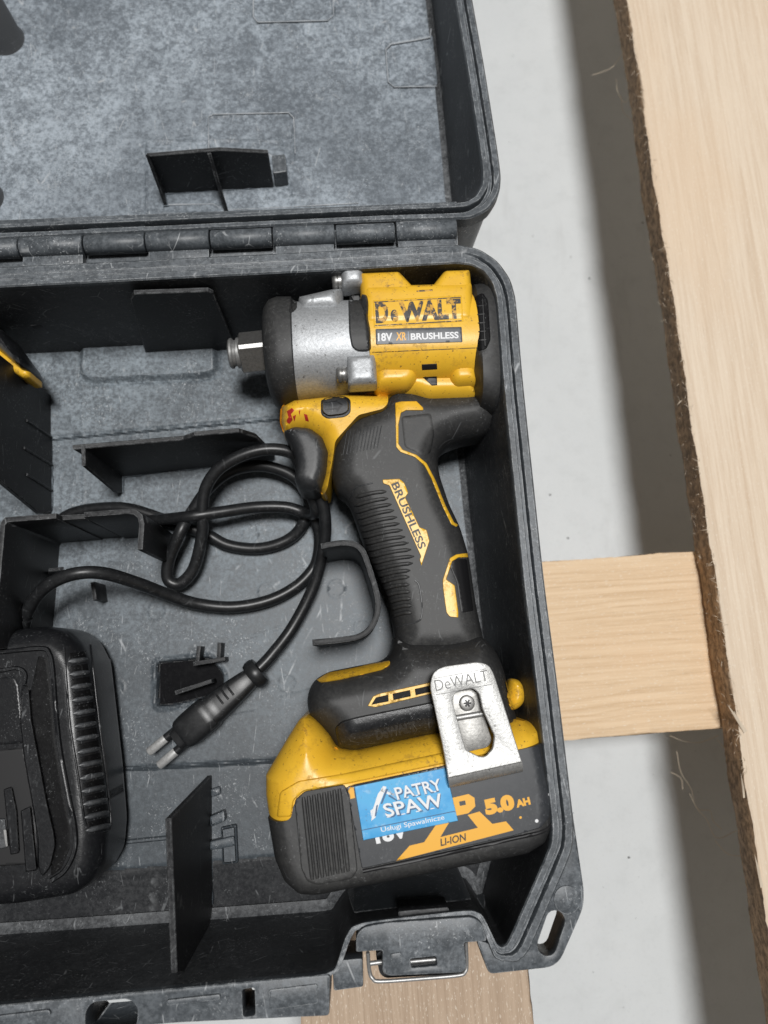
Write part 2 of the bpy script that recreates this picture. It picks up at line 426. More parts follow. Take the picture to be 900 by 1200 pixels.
def metal(name, col, r, sp, amount, bumps=0.3, metallic=0.85):
    s = NT(name); a = s.noise(sp, 4, 0.7); b = s.noise(sp*0.08, 4, 0.6); sk = s.ramp(s.noise(sp*0.7, 2, 0.5, loc=(5, 2, 1)), 0.66, 0.73)
    c = s.mix(s.ramp(a, 0.35, 0.7), col, tuple(x*0.72 for x in col))
    c = s.mix(s.math('MULTIPLY', sk, amount), c, (0.08, 0.075, 0.07))
    s.bump(a, bumps, 0.2)
    return s.out(c, s.math('ADD', s.math('MULTIPLY', b, 0.2), r-0.1), metallic)
M['cast'] = metal('cast_aluminium', (0.47, 0.485, 0.50), 0.5, 900, 0.7, 0.5, 0.5)
M['clip'] = metal('plated_steel', (0.46, 0.46, 0.45), 0.45, 1000, 0.6, 0.55, 0.72)
M['steel'] = metal('dark_steel', (0.33, 0.325, 0.315), 0.40, 700, 0.4, 0.2, 0.8)
M['bright'] = metal('bright_steel', (0.42, 0.42, 0.415), 0.46, 900, 0.3, 0.1, 0.7)
M['steel2'] = metal('dull_steel', (0.34, 0.335, 0.32), 0.45, 800, 0.5, 0.3, 0.7)
M['pin'] = metal('nickel_pin', (0.78, 0.78, 0.77), 0.4, 900, 0.2, 0.05, 0.55)
M['label'] = dusty_plastic('dark_label_film', (0.028, 0.031, 0.036), (0.3, 0.3, 0.3), 0.05, 0.15, 0.36, settle=False, seed=9.1, bump=0.0)
M['grey_label'] = dusty_plastic('grey_plate_film', (0.075, 0.082, 0.092), (0.4, 0.4, 0.4), 0.15, 0.4, 0.4, settle=False, seed=9.7, bump=0.0)
M['white_print'] = NT('white_print').out((0.75, 0.76, 0.77), 0.5)
M['black_print'] = NT('black_print').out((0.022, 0.02, 0.018), 0.5)
M['grey_print'] = NT('grey_print').out((0.36, 0.42, 0.50), 0.5)
M['navy_print'] = NT('navy_print').out((0.03, 0.10, 0.22), 0.5)
M['red_mark'] = NT('red_paint').out((0.45, 0.03, 0.02), 0.5)
def worn_print():
    s = NT('worn_black_print'); f = s.ramp(s.noise(260, 4, 0.75), 0.50, 0.58)
    return s.out(s.mix(f, (0.035, 0.03, 0.027), (0.60, 0.32, 0.03)), 0.5)
M['worn_print'] = worn_print()
def sticker():
    s = NT('blue_sticker'); f = s.ramp(s.noise(60, 4), 0.4, 0.65)
    c = s.mix(f, (0.03, 0.32, 0.66), (0.07, 0.40, 0.71))
    c = s.mix(s.math('MULTIPLY', s.ramp(s.noise(330, 5, 0.75), 0.56, 0.68), 0.45), c, (0.35, 0.55, 0.72))
    c = s.mix(s.math('MULTIPLY', s.ramp(s.noise(900, 2, 0.6), 0.66, 0.72), 0.6), c, (0.10, 0.16, 0.22))
    return s.out(c, s.ramp(f, 0, 1, 0.3, 0.5))
M['sticker'] = sticker()

def wood(name, light, dark, tint, spacing=1.0, bark=None, seed=0.0, rough=0.75, fig=0.55):
    s = NT(name); L = (seed, seed*2, seed)
    # growth rings: wavering lines along the board
    mp = s.n('ShaderNodeMapping'); s.set(mp.inputs[0], s.co); mp.inputs['Scale'].default_value = (0.06, 1, 0.6); mp.inputs['Location'].default_value = L
    warp = s.noise(7, 3, 0.5, (0.35, 1, 1), loc=L); warp2 = s.noise(45, 3, 0.6, (0.2, 1, 1), loc=L)
    cb = s.n('ShaderNodeCombineXYZ'); s.set(cb.inputs[1], s.math('ADD', s.math('MULTIPLY', warp, 0.075), s.math('MULTIPLY', warp2, 0.006)))
    vm = s.n('ShaderNodeVectorMath', operation='ADD'); s.set(vm.inputs[0], mp.outputs[0]); s.set(vm.inputs[1], cb.outputs[0])
    wv = s.n('ShaderNodeTexWave', wave_type='BANDS', bands_direction='Y', wave_profile='SAW'); s.set(wv.inputs['Vector'], vm.outputs[0]); wv.inputs['Scale'].default_value = 55*spacing; wv.inputs['Distortion'].default_value = 4.5; wv.inputs['Detail'].default_value = 2; wv.inputs['Detail Scale'].default_value = 1.5
    line = s.ramp(wv.outputs['Fac'], 0.45, 0.98)
    fib = s.noise(1100, 3, 0.75, (0.035, 1, 1), loc=L); fib2 = s.noise(420, 4, 0.7, (0.03, 1, 1), loc=(seed, 5, 1)); fuzz = s.noise(1500, 2, 0.6, (0.3, 1, 1), loc=L)
    pat = s.noise(10, 4, 0.6, (0.35, 1, 1), loc=L); var = s.ramp(s.noise(16, 3, 0.6, (0.2, 1, 1), loc=(2, seed, 0)), 0.35, 0.65)
    f = s.math('MULTIPLY', line, s.math('ADD', s.math('MULTIPLY', var, 0.75), 0.25))
    f = s.math('ADD', s.math('MULTIPLY', f, fig), s.math('MULTIPLY', s.ramp(fib2, 0.35, 0.7), 1.0-fig))
    c = s.mix(f, light, dark)
    c = s.mix(s.math('MULTIPLY', s.ramp(pat, 0.50, 0.68), 0.5), c, tint)
    c = s.mix(s.math('MULTIPLY', s.ramp(fib, 0.58, 0.72), 0.45), c, tuple(min(1, x*1.12+0.05) for x in light))
    c = s.mix(s.math('MULTIPLY', s.ramp(fib, 0.42, 0.28), 0.35), c, tuple(x*0.7 for x in dark))
    c = s.mix(s.math('MULTIPLY', s.ramp(fuzz, 0.60, 0.70), 0.55), c, (0.86, 0.78, 0.66))
    if bark:
        br = s.mix(s.ramp(s.noise(300, 6, 0.8, (0.6, 1, 1)), 0.38, 0.62), bark, tuple(x*2.8 for x in bark))
        sp = s.n('ShaderNodeSeparateXYZ'); g = s.n('ShaderNodeTexCoord'); s.set(sp.inputs[0], g.outputs['Normal'])
        c = s.mix(s.ramp(s.math('ABSOLUTE', sp.outputs[2]), 0.75, 0.35), c, br)
    s.bump(s.math('ADD', s.math('MULTIPLY', fib, 0.5), s.math('ADD', s.math('MULTIPLY', fib2, 0.6), s.math('MULTIPLY', fuzz, 0.35))), 0.75, 0.5)
    return s.out(c, rough, 0, 0.25)
M['wood_pale'] = wood('pale_sawn_wood', (0.77, 0.645, 0.505), (0.64, 0.50, 0.365), (0.73, 0.555, 0.39), 0.5, (0.17, 0.112, 0.066), fig=0.22)
M['wood_warm'] = wood('warm_pine_wood', (0.80, 0.605, 0.405), (0.63, 0.44, 0.265), (0.76, 0.52, 0.32), 1.35, (0.16, 0.10, 0.055), 3.3, fig=0.40)
M['wood_grey'] = wood('grey_brown_wood', (0.52, 0.40, 0.295), (0.37, 0.27, 0.19), (0.45, 0.33, 0.235), 2.3, (0.10, 0.07, 0.045), 6.1, fig=0.32)  # darker, greyer wood for the board under the case
M['fibre'] = NT('pale_fibre').out((0.62, 0.52, 0.40), 0.7)
def concrete():
    s = NT('pale_floor_paint'); a = s.noise(5, 5, 0.6); b = s.noise(60, 5, 0.7); c2 = s.noise(500, 3)
    spk = s.math('MULTIPLY', s.ramp(s.noise(130, 2, 0.5), 0.76, 0.79), 0.4)
    c = s.mix(s.ramp(a, 0.35, 0.65), (0.665, 0.688, 0.697), (0.62, 0.645, 0.655))
    c = s.mix(s.math('MULTIPLY', s.ramp(b, 0.45, 0.75), 0.35), c, (0.52, 0.54, 0.545)); c = s.mix(spk, c, (0.22, 0.21, 0.2))
    str1 = s.math('MULTIPLY', s.ramp(s.noise(30, 5, 0.7, (1, 0.18, 1), loc=(4, 1, 0)), 0.56, 0.72), 0.28); c = s.mix(str1, c, (0.46, 0.47, 0.47))
    c = s.mix(s.math('MULTIPLY', s.ramp(c2, 0.55, 0.72), 0.18), c, (0.42, 0.43, 0.43))
    s.bump(c2, 0.25, 0.3)
    return s.out(c, 0.6, 0, 0.3)
M['floor'] = concrete()

# ------------------------------------------------------------------ floor and pallet
Zf = -98.0
ORG = np.array([0, 0, Zf])
mk('floor', [(-6000, -6000, Zf), (6000, -6000, Zf), (6000, 6000, Zf), (-6000, 6000, Zf)], [(0, 1, 2, 3)], M['floor'], None, 0, kind='structure')

def plank_mesh(name, A, B, width, z0, z1, mat, parent, side=1, rough=0.5, seed=1, thing_org=(0, 0, 0)):
    """board from A to B (one long edge), its body lying `width` to the given side; sawn edges slightly ragged"""
    A, B = np.array(A[:2], float), np.array(B[:2], float); L = np.linalg.norm(B-A); u = (B-A)/L; n = np.array([-u[1], u[0]])*side
    r = np.random.default_rng(seed); N = int(L/2.0)
    def walk(a, s):
        w = r.normal(0, 1, N+1); k = np.exp(-np.linspace(-2, 2, 21)**2); w = np.convolve(w, k/k.sum()*3, 'same'); f = r.normal(0, 0.25, N+1); return a*(w+f)*s
    H = z1-z0; prof = [(0.0, 0.12), (0.0, 0.5), (0.0, 0.86), (0.35, 0.97), (1.4, 1.0), (8, 1.0)]
    cols = [(w, h*H) for w, h in prof]+[(width-w, h*H) for w, h in prof[::-1]]+[(width-2, 0), (2, 0)]
    V = []
    j = [walk(rough, 1.0 if (w < 2 or w > width-2) else 0.0) for w, h in cols]; low = walk(rough, 1)
    for i in range(N+1):
        x = L*i/N
        for k, (w, h) in enumerate(cols):
            V.append((x, w+j[k][i]*0.6+low[i]*(w < 2), h+(j[k][i]*0.25 if 0 < h < H else 0)))
    m = len(cols); Fc = []
    for i in range(N):
        for k in range(m): Fc.append((i*m+k, i*m+(k+1) % m, (i+1)*m+(k+1) % m, (i+1)*m+k))
    Fc.append(list(range(m))); Fc.append([N*m+k for k in range(m)][::-1])
    me = bpy.data.meshes.new(name); me.from_pydata((np.array(V)*MM).tolist(), [], Fc)
    bm = bmesh.new(); bm.from_mesh(me)
    if side < 0:
        for v in bm.verts: v.co.y = -v.co.y
    bmesh.ops.recalc_face_normals(bm, faces=bm.faces); bm.to_mesh(me); bm.free(); me.shade_smooth(); me.set_sharp_from_angle(angle=math.radians(40)); me.materials.append(mat)
    o = bpy.data.objects.new(name, me); COL.objects.link(o); o.parent = parent
    o.location = (np.array([A[0], A[1], z0])-np.array(thing_org))*MM; o.rotation_euler = (0, 0, math.atan2(u[1], u[0]))
    return o
porg = np.array([150.0, 0, Zf])
pallet = thing('wooden_pallet', 'pale rough-sawn wooden pallet boards under and beside the open tool case', 'pallet', porg)
e0, e1 = P(735, 0, 20), P(866, 860, 20); du = (e1-e0)/np.linalg.norm(e1-e0)
plank_mesh('plank', e0-du*330, e1+du*260, 105, 0, 20, M['wood_pale'], pallet, 1, 0.40, 3, porg)
g1 = P(625, 1190, 20)
plank_mesh('plank', g1-du*520, g1+du*130, 109, 0.2, 20, M['wood_grey'], pallet, -1, 0.35, 5, porg)
c0, c1 = P(640, 657, -0.6), P(820, 645, -0.6); dc = (c1-c0)/np.linalg.norm(c1-c0)
plank_mesh('plank', c0-dc*160, c1+dc*170, 96.5, -20, -0.6, M['wood_warm'], pallet, -1, 0.3, 8, porg)
nc = np.array([dc[1], -dc[0]])
for s in (-120, 175):
    a = c0[:2]+dc[:2]*s+nc*6; 
    slab('block', np.array([a, a+dc[:2]*95, a+dc[:2]*95+nc*84, a+nc*84]), Zf+0.3, -20.4, M['wood_warm'], pallet, 1.0)
# splinters and fuzz along the sawn edge of the near board
V, Fc = [], []
ed = np.array([-du[1], du[0], 0])
for i in range(420):
    t = random.uniform(0, 460); p = e0+du*t; p = p+ed*random.uniform(-0.6, 1.2)*1; p[2] = random.choice([20.1, random.uniform(3, 19)])
    dv = np.array([random.gauss(0, 1), random.gauss(0, 1), random.gauss(0, 0.5)])+(-ed)*0.9*(-1 if random.random() < .3 else 1)+du*random.choice((-1.2, 1.2)); dv /= np.linalg.norm(dv)
    ln = random.uniform(1.0, 4.5); w = random.uniform(0.05, 0.16); sd = np.cross(dv, [0, 0, 1]); sd /= np.linalg.norm(sd)+1e-9
    b = len(V); q = p+dv*ln*0.5+np.array([0, 0, random.uniform(-.4, .6)])
    V += [p-sd*w, p+sd*w, q+sd*w*0.7, q-sd*w*0.7, p+dv*ln]; Fc += [(b, b+1, b+2, b+3), (b+3, b+2, b+4)]
for (a, b2, wd) in (((852, 825), (874, 858), 2.2), ((884, 1000), (893, 1040), 1.6), ((868, 905), (872, 935), 1.0)):
    p, q = P(*a, 20.6), P(*b2, 20.6); sd = np.array([-(q-p)[1], (q-p)[0], 0]); sd /= np.linalg.norm(sd); b = len(V); k = wd*0.5
    V += [p, (p+q)/2+sd*k*0.6+[0, 0, .8], q+sd*k, q-sd*k, (p+q)/2-sd*k*0.6]; Fc += [(b, b+1, b+4), (b+1, b+2, b+3, b+4)]
mk('splinters', V, Fc, M['fibre'], pallet, 0, kind='stuff')

# ------------------------------------------------------------------ tool case
corg = np.array([-40.0, 20, 22])
case = thing('tool_case', 'open black plastic tool case with dusty scuffed interior lying on boards', 'tool case', corg)
ZR, ZB = 100.0, 28.0
def sstep(a, b, x):
    t = np.clip((x-a)/(b-a), 0, 1); return t*t*(3-2*t)
def sdpoly(X, Y, poly):
    p = np.c_[X.ravel(), Y.ravel()]; d = segdist(p, loopsegs(np.asarray(poly))); return np.where(inside(p, poly), -d, d).reshape(X.shape)
def shell(name, ctrl, zr, zb, mat, parent, sub=6, sg=1):
    """rim + inner wall + outer wall: ctrl rows = (rim px, base px or None, rim width scale, groove z)"""
    R, Bs, W, G = [], [], [], []
    for i in range(len(ctrl)):
        r = P(*ctrl[i][0], zr)[:2]; b = P(*ctrl[i][1], zb)[:2] if ctrl[i][1] is not None else r
        if ctrl[i][1] is not None and isinstance(ctrl[i][1], tuple) and len(ctrl[i]) > 4: b = r+np.array(ctrl[i][4])
        R.append(r); Bs.append(b); W.append(ctrl[i][2]); G.append(ctrl[i][3])
    def dens(A):
        A = np.array(A, float); A = A[:, None] if A.ndim == 1 else A; out = []
        for i in range(len(A)-1):
            for j in range(sub): out.append(A[i]+(A[i+1]-A[i])*j/sub)
        out.append(A[-1]); return np.array(out)
    R, Bs, W, G = dens(R), dens(Bs), dens(W)[:, 0], dens(G)[:, 0]
    N = len(R); rows = []
    def sm(A, k=2):
        for _ in range(k):
            B2 = A.copy(); B2[1:-1] = (A[:-2]+2*A[1:-1]+A[2:])/4; A = B2
        return A
    R, Bs = sm(R), sm(Bs)
    def row(xy, z): rows.append(np.c_[xy, np.full(N, z) if np.isscalar(z) else z])
    row(offs(Bs, -sg*5.0, False), zb-0.4); row(offs(Bs, -sg*2.2, False), zb+0.4); row(offs(Bs, -sg*0.6, False), zb+1.6)
    row(Bs+(R-Bs)*0.05, zb+4.5)
    for k in (0.3, 0.62, 0.96): row(Bs+(R-Bs)*k, zb+(zr-zb)*k)
    row(R, zr-0.7)
    for w, z in ((0.5, 0), (2.7, 0)): row(offs(R, sg*w*W, False), zr+z)
    row(offs(R, sg*3.1*W, False), zr-0.5); row(offs(R, sg*3.4*W, False), zr-0.2+G); row(offs(R, sg*5.0*W, False), zr+G-0.2)
    row(offs(R, sg*5.3*W, False), np.maximum(zr-1.9, zr+G-0.1)); row(offs(R, sg*5.8*W, False), zr-1.2)
    row(offs(R, sg*8.3*W, False), zr-1.2); row(offs(R, sg*9.2*W, False), zr-2.1); row(offs(R, sg*9.2*W, False), zr-9); row(offs(R, sg*6.5*W, False), zr-9.2)
    row(offs(R, sg*3.5*W, False), zb-5.8)
    V = np.vstack(rows); Fc = [(k*N+i, k*N+i+1, (k+1)*N+i+1, (k+1)*N+i) for k in range(len(rows)-1) for i in range(N-1)]
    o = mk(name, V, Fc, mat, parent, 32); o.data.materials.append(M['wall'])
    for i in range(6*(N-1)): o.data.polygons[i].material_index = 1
    return o, R, Bs
tray_ctrl = [((-95, 341), (-95, 420), 1.15, -0.6), ((0, 336), (0, 417), 1.15, -0.6), ((180, 327), (180, 408), 1.15, -0.6), ((360, 318), (360, 399), 1.15, -0.6), ((500, 310), (500, 391), 1.15, -0.6),
    ((535, 308), (525, 391), 1.12, -1.0), ((553, 310), (533, 397), 1.05, -2), ((567, 318), (537, 408), 1.0, -3), ((577, 332), (538, 422), 1.0, -3.5), ((582, 350), (539, 445), 1.0, -3.5), ((589, 440), (541, 500), 1.0, -3.5),
    ((601, 560), (550, 590), 1.0, -3.5), ((613, 680), (560, 680), 1.0, -3.5), ((628, 800), (572, 790), 1.0, -3.5), ((640, 905), (583, 880), 1.0, -3.5), ((647, 968), (590, 935), 1.0, -3.5),
    ((646, 988), (590, 950), 1.0, -3.5), ((637, 1010), (586, 970), 1.0, -3.5), ((595, 1106), (565, 1050), 1.0, -3.5), ((588, 1110), (560, 1052), 0.6, -2), ((582, 1106), (555, 1046), 0.3, -1), ((566, 1072), (545, 1030), 0.25, -0.5), ((552, 1066), (530, 1024), 0.25, -0.5),
    ((430, 1080), (425, 1036), 0.25, -0.5), ((412, 1086), (408, 1040), 0.25, -0.5), ((404, 1100), (400, 1050), 0.25, -0.5), ((393, 1136), (390, 1066), 0.2, -0.5), ((380, 1142), (378, 1068), 0.2, -0.5), ((300, 1149), (300, 1074), 0.2, -0.5), ((100, 1168), (110, 1088), 0.2, -0.5), ((-95, 1187), (-60, 1100), 0.2, -0.5)]
tray, TR, TB = shell('tray', tray_ctrl, ZR, ZB, M['case_rim'], case, 6, -1)

def heightfield(name, x0, x1, y0, y1, step, hf, mat, parent, clip, cut=None):
    xs = np.arange(x0, x1, step); ys = np.arange(y0, y1, step); X, Y = np.meshgrid(xs, ys); Z = hf(X, Y)
    m = sdpoly(X, Y, clip) < 0.6
    if cut is not None: m &= sdpoly(X, Y, cut) > -0.9
    idx = -np.ones(X.shape, int); idx[m] = np.arange(m.sum())
    V = np.c_[X[m], Y[m], Z[m]]
    q = m[:-1, :-1] & m[1:, :-1] & m[:-1, 1:] & m[1:, 1:]
    Fc = np.c_[idx[:-1, :-1][q], idx[:-1, 1:][q], idx[1:, 1:][q], idx[1:, :-1][q]]
    return mk(name, V, Fc.tolist(), mat, parent, 30)
def line_y(X, a, b, z):
    p, q = P(*a, z), P(*b, z); return p[1]+(X-p[0])*(q[1]-p[1])/(q[0]-p[0])
pad = rnd(PX([(96, 404), (252, 399), (254, 437), (238, 441), (108, 447), (96, 440)], 30), 5)
hole = rnd(PX([(184, 776), (246, 770), (262, 790), (262, 812), (205, 826), (184, 828)], ZB), 2)
pins = [((295, 626), 4.2), ((345, 573), 4.2), ((185, 716), 4.2), ((338, 800), 4.2), ((313, 693), 4.0), ((268, 560), 3.5), ((80, 560), 4.2), ((165, 512), 4.5), ((395, 690), 4.2), ((425, 735), 4), ((137, 806), 3.6), ((230, 770), 3.5)]
def tray_h(X, Y):
    Z = np.full(X.shape, ZB)
    ly = line_y(X, (60, 516), (330, 492), ZB); Z += 2.0*sstep(-0.6, 0.6, Y-ly); Z -= 0.8*np.exp(-((Y-ly-1.2)/0.7)**2)
    lf = line_y(X, (0, 911), (330, 893), ZB); Z += 1.2*sstep(0.6, -0.6, Y-lf); Z -= 1.0*np.exp(-((Y-lf-1.0)/0.6)**2)
    l2 = line_y(X, (0, 1031), (320, 1003), ZB); Z -= np.clip(l2-Y, 0, 30)*0.16; Z -= 0.6*np.exp(-((Y-l2)/0.6)**2)
    lb = line_y(X, (0, 398), (300, 381), 30); Z += 5*sstep(0, 9, Y-lb)
    d = sdpoly(X, Y, pad); Z += 2.4*sstep(1.0, -1.6, d)-0.7*np.exp(-((d-1.6)/0.8)**2)
    d = sdpoly(X, Y, hole); Z += 0.8*np.exp(-((d-1.2)/0.8)**2); Z -= 3*sstep(0.2, -0.8, d)
    for (a, b), r in pins:
        c = P(a, b, ZB); rr = np.hypot(X-c[0], Y-c[1]); Z += 0.28*np.exp(-((rr-r)/0.35)**2)
    for a, b, c2, d2 in ((98, 440, 98, 600), (115, 660, 150, 660), (250, 760, 330, 735), (330, 815, 380, 800), (200, 850, 300, 830), (120, 940, 120, 1010)):
        A, B = P(a, b, ZB), P(c2, d2, ZB); q = segdist(np.c_[X.ravel(), Y.ravel()], [(A[:2], B[:2])]).reshape(X.shape); Z += 0.22*np.exp(-(q/0.4)**2)
    return Z
clipB = np.vstack([offs(TB, -0.5, False), [(-260, TB[-1][1]), (-260, TB[0][1])]])
clipB = np.vstack([TB, [(TB[-1][0], TB[-1][1])]])
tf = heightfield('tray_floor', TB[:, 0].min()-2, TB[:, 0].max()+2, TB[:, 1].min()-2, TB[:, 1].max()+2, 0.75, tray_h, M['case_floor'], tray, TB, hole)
tf.data.materials.append(M['front_shade'])
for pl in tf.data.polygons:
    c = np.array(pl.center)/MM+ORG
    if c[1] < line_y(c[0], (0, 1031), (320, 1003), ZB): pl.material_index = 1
slab('recess_shade', offs(hole, 0.8), 24.6, 25.2, M['hole_shade'], tray, 0.1)  # added plate whose black stands in for shade inside the hole
outb = offs(TR, -4.0, False); slab('tray_base', rnd(outb, 1), 22.0, 24.5, M['case_dark'], tray, 0.5)
# dividers moulded into the tray
D = M['case_dark']
def foot_fillet(p, q, zb, parent, mat):
    p, q = P(*p, zb)+[0, 0, -0.3], P(*q, zb)+[0, 0, -0.3]; n = max(4, int(np.linalg.norm(q-p)/3)); t = np.linspace(0, 1, n)[:, None]
    tube('fillet', p+(q-p)*t, 1.5+rng.uniform(-.35, .5, n), mat, parent, 8)
def dv(poly, base, zb=ZB, th=2.2):
    foot_fillet(base[0], base[1], zb, tray, M['case_floor']); return rib('divider', poly, base, zb, th, D, tray)
dv([(171, 414), (153, 349), (157, 342), (244, 339), (250, 342), (277, 408)], ((171, 414), (277, 408)), 29)
dv([(142, 559), (85, 524), (215, 513), (228, 508), (280, 504), (300, 510), (322, 532), (322, 540)], ((142, 557), (320, 537)))
dv([(142, 556), (142, 578), (135, 577), (98, 546), (97, 521)], ((142, 556), (142, 578)), ZB, 1.8)
dv([(60, 600), (44, 602), (-50, 525), (-20, 402), (66, 470), (60, 476)], ((59, 476), (59, 600)))
for a, b in (((28, 493), (58, 513)), ((25, 525), (58, 545)), ((28, 556), (58, 575))):
    A, B = P(59, 476, ZB), P(59, 600, ZB); p, q = on_plane(*a, A, B), on_plane(*b, A, B); tube('ridge', [p+[1.2, 0, 0], q+[1.2, 0, 0]], 0.7, D, tray, 6)
pw = lambda pts, z1, z0=ZB-1, th=2.4: path_wall('divider', PX(pts, z1), z0, z1, th, D, tray)
pw([(-12, 760), (-4, 690), (3, 614), (7, 609), (66, 604.5)], 87)
pw([(66, 607), (100, 605)], 80)
pw([(98, 603), (150, 599), (158, 600), (164, 605), (166, 614), (164, 644)], 87)
pw(catmull([(376, 640), (404, 636), (423, 643), (434, 670), (443, 705), (438, 730), (423, 745), (398, 750), (366, 753)], 5).tolist(), 78, ZB-1, 2.6)
dv([(246, 908), (197, 959), (204, 1140), (232, 1140), (246, 1060)], ((246, 908), (246, 1060)), ZB, 2.4)
for q in ([(246, 925), (258, 921), (259, 931), (247, 935)], [(247, 955), (264, 948), (266, 960), (248, 968)], [(246, 985), (275, 978), (277, 990), (247, 996)]):
    pts3 = PX(q, ZB+3); slab('gusset', rnd(pts3, 1.2), ZB-3, ZB+rng.uniform(2, 7), M['case_floor'], tray, 1.0)
slab('ledge_step', rnd(PX([(258, 970), (277, 966), (279, 1012), (260, 1014)], ZB+4), 1), ZB-4, ZB+4, M['case_floor'], tray, 1.2)
slab('ledge_step', rnd(PX([(146, 984), (197, 979), (197, 985), (146, 990)], ZB+2), 0.5), ZB-3, ZB+2, M['case_floor'], tray, 0.6)
dv([(57, 676), (57, 668), (75, 666), (75, 676)], ((57, 675), (75, 674)), ZB, 1.6)
pw([(108, 682), (111, 703)], 44, ZB-1, 2.0)
for q in ([(226, 778), (264, 772)], [(233, 757), (231, 776)], [(257, 753), (256, 772)], [(205, 812), (248, 798)]): pw(q, 38, 14, 2.0)
pw([(35, 375), (70, 371)], 62, 52, 6)
# wall strap clips on the front-left band, corner bracket, latch seat
front = [(-95, 1188), (100, 1169), (300, 1150), (387, 1142), (386, 1191), (210, 1199), (-95, 1226)]
hl = lambda q, z, c=2: rnd(PX(q, z), c)
slab('front_band', hl(front, 100.5, 1.5), 78, 100.5, M['case_rim'], tray, 0.7, holes=[hl([(100, 1186), (108, 1175), (150, 1171), (161, 1180), (160, 1206), (100, 1210)], 100.5, 4), hl([(284, 1160), (298, 1158), (299, 1190), (285, 1192)], 100.5, 1)])
slab('front_ridge', hl([(195, 1172), (258, 1165), (258, 1172), (195, 1179)], 101.5, 1), 96, 101.6, M['case_rim'], tray, 0.5)
slab('front_ridge', hl([(-40, 1195), (58, 1183), (60, 1190), (-40, 1203)], 101.5, 1), 96, 101.6, M['case_rim'], tray, 0.5)
slab('front_tab', hl([(315, 1160), (372, 1153), (373, 1176), (316, 1184)], 101, 1), 96, 101.1, M['case_rim'], tray, 0.4)
br = [(654, 985), (671, 950), (684.5, 1043), (684, 1064), (654, 1133), (573, 1142), (558, 1101), (596, 1112)]
a0, a1 = P(651, 1079, 96)[:2], P(641, 1108, 96)[:2]; ax = (a1-a0)/np.linalg.norm(a1-a0); an = np.array([-ax[1], ax[0]])
cap = [a0+3.6*(math.cos(t)*an-math.sin(t)*ax) for t in np.linspace(0, math.pi, 9)]+[a1+3.6*(-math.cos(t)*an+math.sin(t)*ax) for t in np.linspace(0, math.pi, 9)]
slab('corner_bracket', hl(br, 96, [0.5, 0.5, 2, 4, 5, 2, 2, 0.5]), 84, 96.2, M['case_rim'], tray, 0.7, holes=[np.array(cap)])
cb = P(664, 1054, 96); cyl('boss', cb, 5.2, 95, 96.8, M['case_rim'], tray, 0.3)
slab('latch_foot', hl([(389, 1126), (425, 1123), (426, 1157), (391, 1162)], 80, 1), 60, 80, M['case_rim'], tray, 0.8)
latch = slab('latch', hl([(417, 1096), (426, 1086), (451, 1081), (554, 1074), (565, 1081), (571, 1103), (544, 1105), (547, 1134), (542, 1140), (456, 1144), (448, 1140), (448, 1114), (417, 1116)], 101, [2, 3, 1, 3, 3, 1, .6, 2, 2, 2, 2, .6, 1]), 92, 101.3, M['case_rim'], case, 0.8, holes=[hl([(481, 1124), (511, 1121), (512, 1131), (482, 1134)], 101, 0.5)])
slab('latch_shadow_back', hl([(449, 1112), (544, 1104), (546, 1136), (540, 1142), (452, 1147), (445, 1142), (440, 1118)], 88, 1.5), 76, 88, M['case_dark'], latch, 0.6)  # added dark slab, stands in for the shadow behind the latch
bw = catmull([P(431, 1116, 95), P(433, 1138, 93), P(437, 1147, 93), P(446, 1150, 93), P(490, 1147, 93), P(536, 1143, 93), P(545, 1139, 93), P(547, 1130, 93), P(546, 1104, 95)], 6)
tube('bail_wire', bw, 0.75, M['bright'], latch, 10); tube('bail_wire', [P(434, 1129, 95), P(449, 1127, 95)], 0.9, M['bright'], latch, 10); tube('bail_wire', [P(479, 1127, 97), P(513, 1124, 97)], 0.8, M['bright'], latch, 10)
slab('latch_seat', hl([(466, 1068), (526, 1063), (527, 1070), (467, 1076)], 97, 1), 84, 97, M['case_dark'], latch, 0.6)
slab('pad', hl([(457, 1117), (470, 1115), (471, 1128), (458, 1130)], 101, 1), 101, 101.9, M['case_rim'], latch, 0.3)

